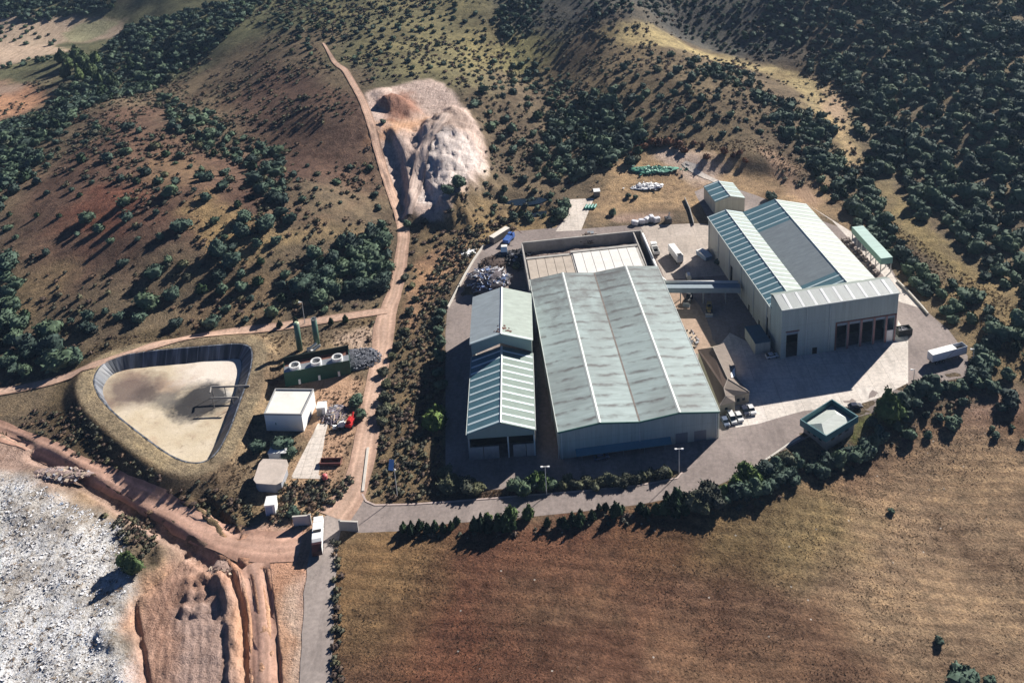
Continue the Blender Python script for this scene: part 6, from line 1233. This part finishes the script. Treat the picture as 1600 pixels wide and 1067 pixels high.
ZONES = [  # outline in the photograph, spacing, radius range, label, exclusions
 ([(1320,-60),(1900,-80),(1900,600),(1600,520),(1560,500),(1500,425),(1400,325),(1345,240),(1315,150),(1290,90)], 6.6, (2.1,3.8), 'holm oak in the dense forest on the slope at the right'),
 ([(1200,10),(1340,-60),(1320,60),(1310,130),(1270,120),(1230,60)], 6.0, (1.5,2.6), 'holm oak on the open top edge of the right hand forest'),
 ([(1405,400),(1500,450),(1640,520),(1640,600),(1560,590),(1520,545),(1470,490),(1440,465)], 6.6, (2.0,3.6), 'holm oak on the slope between the cream hall and the right edge'),
 ([(1170,140),(1290,190),(1340,275),(1400,345),(1400,400),(1360,370),(1320,330),(1280,300),(1230,230)], 5.0, (1.7,3.0), 'holm oak in the belt above the cream hall'),
 ([(860,165),(950,140),(1010,230),(990,255),(920,262),(870,290),(830,260),(850,210)], 4.7, (1.9,3.3), 'holm oak in the dark wooded gully above the rear yard'),
 ([(740,90),(850,110),(860,200),(850,290),(775,300),(755,230)], 9.5, (1.4,2.6), 'holm oak scattered on the slope right of the quarry'),
 ([(790,60),(900,110),(900,160),(860,170),(800,110)], 6.5, (1.2,2.2), 'holm oak on the hillside above the quarry'),
 ([(920,120),(1080,90),(1180,130),(1250,230),(1120,220),(1020,225),(950,150)], 8.5, (1.2,2.4), 'holm oak scattered on the rounded hill above the workshop'),
 ([(1070,95),(1150,95),(1200,140),(1160,140),(1070,125)], 5.5, (1.4,2.4), 'holm oak in the dark patch on top of the rounded hill'),
 ([(478,395),(540,368),(600,345),(622,355),(622,430),(590,462),(500,480),(468,440)], 4.8, (2.2,3.4), 'holm oak in the dense grove left of the dirt track'),
 ([(240,500),(420,475),(600,470),(600,485),(430,505),(260,525)], 7.5, (1.5,2.6), 'holm oak beside the dirt track above the pond'),
 ([(180,440),(420,350),(460,400),(470,470),(300,500),(220,490)], 8.0, (1.7,3.4), 'holm oak scattered on the lower left hillside'),
 ([(0,200),(150,180),(320,260),(470,340),(420,400),(200,420),(0,400)], 11.0, (1.2,2.9), 'small holm oak on the reddish brown left hillside'),
 ([(420,240),(520,250),(600,270),(600,340),(480,350),(430,300)], 13.0, (.9,1.8), 'small holm oak on the brown slope left of the quarry'),
 ([(245,150),(300,175),(350,190),(420,245),(455,265),(455,350),(425,330),(400,270),(330,240),(270,200)], 6.0, (1.7,3.0), 'holm oak in the shaded gully of the left hillside'),
 ([(-60,200),(60,175),(100,140),(200,45),(330,10),(420,-10),(360,60),(290,110),(230,145),(150,165),(90,215),(50,260),(-60,290)], 5.0, (1.6,2.9), 'holm oak in the valley wood at the upper left'),
 ([(-60,190),(20,190),(80,200),(50,280),(0,330),(-60,330)], 5.6, (1.6,2.8), 'holm oak on the shaded bank at the left edge'),
 ([(-60,400),(30,430),(80,500),(130,560),(110,590),(0,585),(-60,600)], 5.4, (2.0,3.6), 'tall holm oak by the track at the left edge'),
 ([(0,470),(200,480),(260,520),(130,550)], 7.5, (1.4,2.6), 'holm oak on the slope above the pond'),
 ([(330,-20),(760,-40),(700,50),(560,70),(430,60)], 8.0, (1.0,1.9), 'small holm oak on the top ridge'),
 ([(-60,-60),(190,-60),(175,15),(100,28),(50,36),(-60,30)], 5.5, (1.8,2.8), 'holm oak in the far wood at the top left corner'),
 ([(20,100),(110,85),(100,95),(50,100),(0,105)], 6.5, (1.3,2.2), 'tree in the hedge between the far fields'),
 ([(0,35),(100,60),(100,72),(0,70)], 8, (1.3,2.2), 'tree beside the farthest field'),
 ([(440,60),(760,20),(760,140),(700,110),(600,130),(540,120)], 9.0, (.8,1.6), 'small holm oak on the grassy slope above the quarry'),
 ([(780,-40),(880,-40),(830,60),(800,75),(780,40)], 5.0, (1.2,2.2), 'holm oak in the dark hollow at the top middle'),
 ([(880,-40),(1260,-60),(1230,90),(1120,80),(1060,45),(900,50)], 5.6, (.9,1.9), 'small holm oak on the far slope at the top'),
 ([(760,300),(860,295),(880,325),(850,350),(780,345),(750,320)], 6.5, (1.1,2.0), 'small bush by the little ponds below the quarry'),
]
TX_ = []; seen = {}
for zi, (pl, sp, (r0, r1), lb) in enumerate(ZONES):
    W = wp(pl, G1); lo_ = W.min(0); hi_ = W.max(0); area = (hi_-lo_).prod(); n = int(area/(sp*sp)*3.2); c = rng.uniform(lo_, hi_, (n, 2))
    d = sdf(W, c[:, 0], c[:, 1])+fbm(c[:, 0], c[:, 1], 25, 3)*10; dens = fbm(c[:, 0]+99, c[:, 1], 45, 3); c = c[(d > 0) & (dens > rng.uniform(-.85, -.05, n)+(.0 if sp < 7 else .1))]
    for x, y in c:
        k = (int(x//8), int(y//8)); ok = True
        for a in (-1, 0, 1):
            for b_ in (-1, 0, 1):
                for (u, v, s2) in seen.get((k[0]+a, k[1]+b_), ()):
                    if (u-x)**2+(v-y)**2 < min(sp, s2)**2*.62*rng.uniform(.55, 1.1): ok = False
        if ok: seen.setdefault(k, []).append((x, y, sp)); TX_.append((x, y, (rng.uniform(0, 1)**1.6*(r1-r0)*1.25+r0*.9)*1.15, zi))
TX_ = np.array(TX_)
def keepoff(x, y, tracks=True):
    m = np.ones(len(x), bool)
    for ply, mg in ((YW, 1.5), (RIMO, 7), (wp([(585,130),(680,120),(735,160),(760,240),(755,300),(690,350),(635,345),(600,280),(575,180)], G1), 0), (FIELDP, 0)): m &= sdf(ply, x, y) < mg*-1
    for l in TRKL: m &= pdist(l, x, y) > 4.0
    return m
YW = wp(YARD, G1); RIMO = RIM; FIELDP = wp([(530,845),(700,838),(900,832),(1060,812),(1180,795),(1300,745),(1400,700),(1500,660),(1620,620),(1900,620),(1900,1400),(500,1400)], G1)
TRKL = [wp(l, G1) for l in ([(520,808),(562,740),(580,640),(598,545),(606,485),(624,425),(632,365),(627,343),(606,285),(587,220),(568,160),(532,105),(505,68)], [(606,486),(560,492),(430,512),(300,530),(190,562),(60,602),(-40,620)])]
k = keepoff(TX_[:, 0], TX_[:, 1])
for x, y, r in placed: k &= np.hypot(TX_[:, 0]-x, TX_[:, 1]-y) > r+.5
# glades, seen from above as pale patches between the trees
for gl in ([(1285,125),(1322,135),(1335,185),(1348,262),(1318,268),(1300,205)], [(1372,275),(1405,300),(1450,345),(1545,440),(1600,478),(1590,500),(1520,465),(1440,395)], [(1060,45),(1130,80),(1210,98),(1290,128),(1280,145),(1190,118),(1100,98),(1000,70)], [(1440,370),(1500,380),(1520,420),(1480,420)]):
    G_ = wp(gl, G1); k &= (sdf(G_, TX_[:, 0], TX_[:, 1])+fbm(TX_[:, 0], TX_[:, 1], 12, 2)*5 < 0)
TX_ = TX_[k]; TZ_ = H(TX_[:, 0], TX_[:, 1]); sx_, sy_, sw_ = prj(np.stack([TX_[:, 0], TX_[:, 1], TZ_], -1))
vis = (sx_ > 5) & (sx_ < 1595) & (sy_ > 8) & (sy_ < 1060)
key_ = np.where(vis, TX_[:, 2]/sw_, 0); order = np.argsort(-key_)
ind = order[:235]; rest = order[235:]
for i in ind:
    x, y, r, zi = TX_[i]; zi = int(zi); o = bpy.data.objects.new('holm_oak', random.choice(OAK)); COL.objects.link(o); o.location = (x, y, TZ_[i]-.1*r); o.rotation_euler = (0, 0, random.uniform(0, 6.28)); o.scale = (r, r*random.uniform(.85, 1.1), r*random.uniform(.85, 1.15)); tag(o, ZONES[zi][3], 'tree', 'holm oaks, zone %d' % zi if False else ZONES[zi][3].replace('holm oak', 'holm oaks', 1))
scatter('distant_holm_oaks', 'oak_lib', OAKL, np.stack([TX_[rest, 0], TX_[rest, 1], TZ_[rest]-.1*TX_[rest, 2]], -1), TX_[rest, 2], rng.uniform(.8, 1.15, len(rest)), 'mass of dark round evergreen trees and greyer bushes covering the far slopes', 'trees')
print('trees', len(TX_), 'points')
def field(pl, n, off=True, thr=None, L=20):
    W = wp(pl, G1) if not isinstance(pl, np.ndarray) else pl; lo_ = W.min(0); hi_ = W.max(0); c = rng.uniform(lo_, hi_, (n, 2)); m = sdf(W, c[:, 0], c[:, 1]) > 0
    if thr is not None: m &= fbm(c[:, 0], c[:, 1], L, 4) > rng.uniform(thr-.3, thr+.3, n)
    c = c[m]
    if off: c = c[keepoff(c[:, 0], c[:, 1])]
    return np.stack([c[:, 0], c[:, 1], H(c[:, 0], c[:, 1])], -1)
HILL = [(-100,180),(60,120),(160,150),(300,60),(420,-40),(1300,-40),(1350,250),(1420,420),(1380,400),(1290,320),(1180,240),(1000,225),(930,300),(860,350),(740,370),(690,470),(690,760),(575,770),(600,560),(600,490),(430,520),(130,590),(-100,610)]
P_ = field(HILL, 40000, thr=.0, L=30); s_ = rng.uniform(.3, 1.25, len(P_))**1.4
scatter('scrub', 'scrub_lib', SCRB, P_, s_, rng.uniform(.7, 1.2, len(P_)), 'low dark scrub scattered over the dry hillsides', 'scrub')
V_ = field([(575,500),(640,480),(700,380),(745,340),(770,372),(700,470),(695,740),(745,770),(600,785),(568,768),(580,650)], 2600, off=False); V_ = V_[(sdf(YW, V_[:, 0], V_[:, 1]) < -1) & (pdist(TRKL[0], V_[:, 0], V_[:, 1]) > 4.5)]
scatter('verge_scrub', 'scrub_lib', SCRB, V_, rng.uniform(.3, 1.15, len(V_)), None, 'tangled olive scrub on the verge between the dirt track and the lane', 'scrub')
V_ = np.concatenate([field([(130,640),(60,640),(20,655),(120,715),(240,760),(350,820),(400,830),(410,800),(340,765),(240,735),(165,690),(135,650)], 1500, off=False), field([(620,838),(700,834),(900,815),(1060,795),(1160,765),(1250,725),(1370,690),(1420,660),(1530,600),(1560,610),(1440,680),(1300,745),(1180,795),(1060,812),(900,830),(700,842)], 2200, off=False), field([(520,845),(532,845),(538,1100),(520,1100)], 420, off=False), field([(160,815),(235,800),(245,850),(215,900),(200,860)], 260, off=False), field([(440,755),(560,745),(520,800),(420,820)], 260, off=False)])
V_ = V_[(sdf(YW, V_[:, 0], V_[:, 1]) < -.5) & (sdf(RIM, V_[:, 0], V_[:, 1]) < -6.5)]
scatter('bank_scrub', 'scrub_lib', SCRB, V_, rng.uniform(.3, 1.0, len(V_)), None, 'low scrub on the banks of the roads and the pond', 'scrub')
P_ = field([(532,842),(700,836),(900,828),(1060,808),(1180,790),(1300,740),(1400,690),(1500,640),(1620,600),(1800,600),(1800,1200),(524,1200)], 60000, off=False, thr=.0, L=14)
scatter('field_grass', 'tuft_lib', TUFT, P_, rng.uniform(.1, .28, len(P_)), None, 'dry straw and reddish weeds on the mown field', 'grass')
P_ = np.concatenate([field([(150,530),(440,505),(600,495),(600,560),(560,740),(500,830),(400,820),(340,780),(130,650)], 9000, off=False), field([(880,300),(1000,225),(1180,240),(1300,310),(1420,410),(1520,520),(1600,600),(1600,480),(1400,350),(1200,220),(900,240)], 26000, off=False), field([(745,766),(815,762),(1000,745),(1058,738),(1050,748),(900,769),(750,780)], 1500, off=False)])
PTH = wp([(494,655),(515,655),(500,750),(450,750),(465,715)], G1)
BLD = [wp(b_, G1) for b_ in ([(405,605),(480,605),(505,635),(480,690),(405,690)],[(395,705),(455,705),(455,775),(395,775)],[(440,540),(552,540),(552,610),(440,610)])]
mk2 = (sdf(PTH, P_[:, 0], P_[:, 1]) < 0) & (sdf(YW, P_[:, 0], P_[:, 1]) < -.6) & (sdf(RIM, P_[:, 0], P_[:, 1]) < -6)
for l in TRKL: mk2 &= pdist(l, P_[:, 0], P_[:, 1]) > 4.2
for b_ in BLD: mk2 &= sdf(b_, P_[:, 0], P_[:, 1]) < 0
P_ = P_[mk2]
scatter('dry_grass', 'tuft_lib', TUFT, P_, rng.uniform(.2, .75, len(P_)), None, 'tufts of dry grass round the yard and the pond', 'grass')
P_ = field(LF, 5000, off=False); pk = rng.choice(4, len(P_), p=[.56, .2, .17, .07])
scatter('litter', 'litter_lib', SCRP, P_, rng.uniform(.2, .75, len(P_)), None, 'torn white plastic and paper covering the tip', 'litter', pk)
# ------------------------------------------------------------------ air
hz = bpy.data.materials.new('haze'); hz.use_nodes = True; t = hz.node_tree; t.nodes.clear(); ho = t.nodes.new('ShaderNodeOutputMaterial'); hv = t.nodes.new('ShaderNodeVolumePrincipled')
hv.inputs['Color'].default_value = (.48, .70, 1.0, 1); hv.inputs['Density'].default_value = .00006; hv.inputs['Anisotropy'].default_value = .2; t.links.new(hv.outputs[0], ho.inputs['Volume'])
zl = float(TZ.min())-1; b = MB(); b.box(-1500, 1500, -40, 1750, zl, 215); hb = b.build('haze', hz); tag(hb, 'thin bluish haze in the air over the hills', 'haze', kind='stuff')
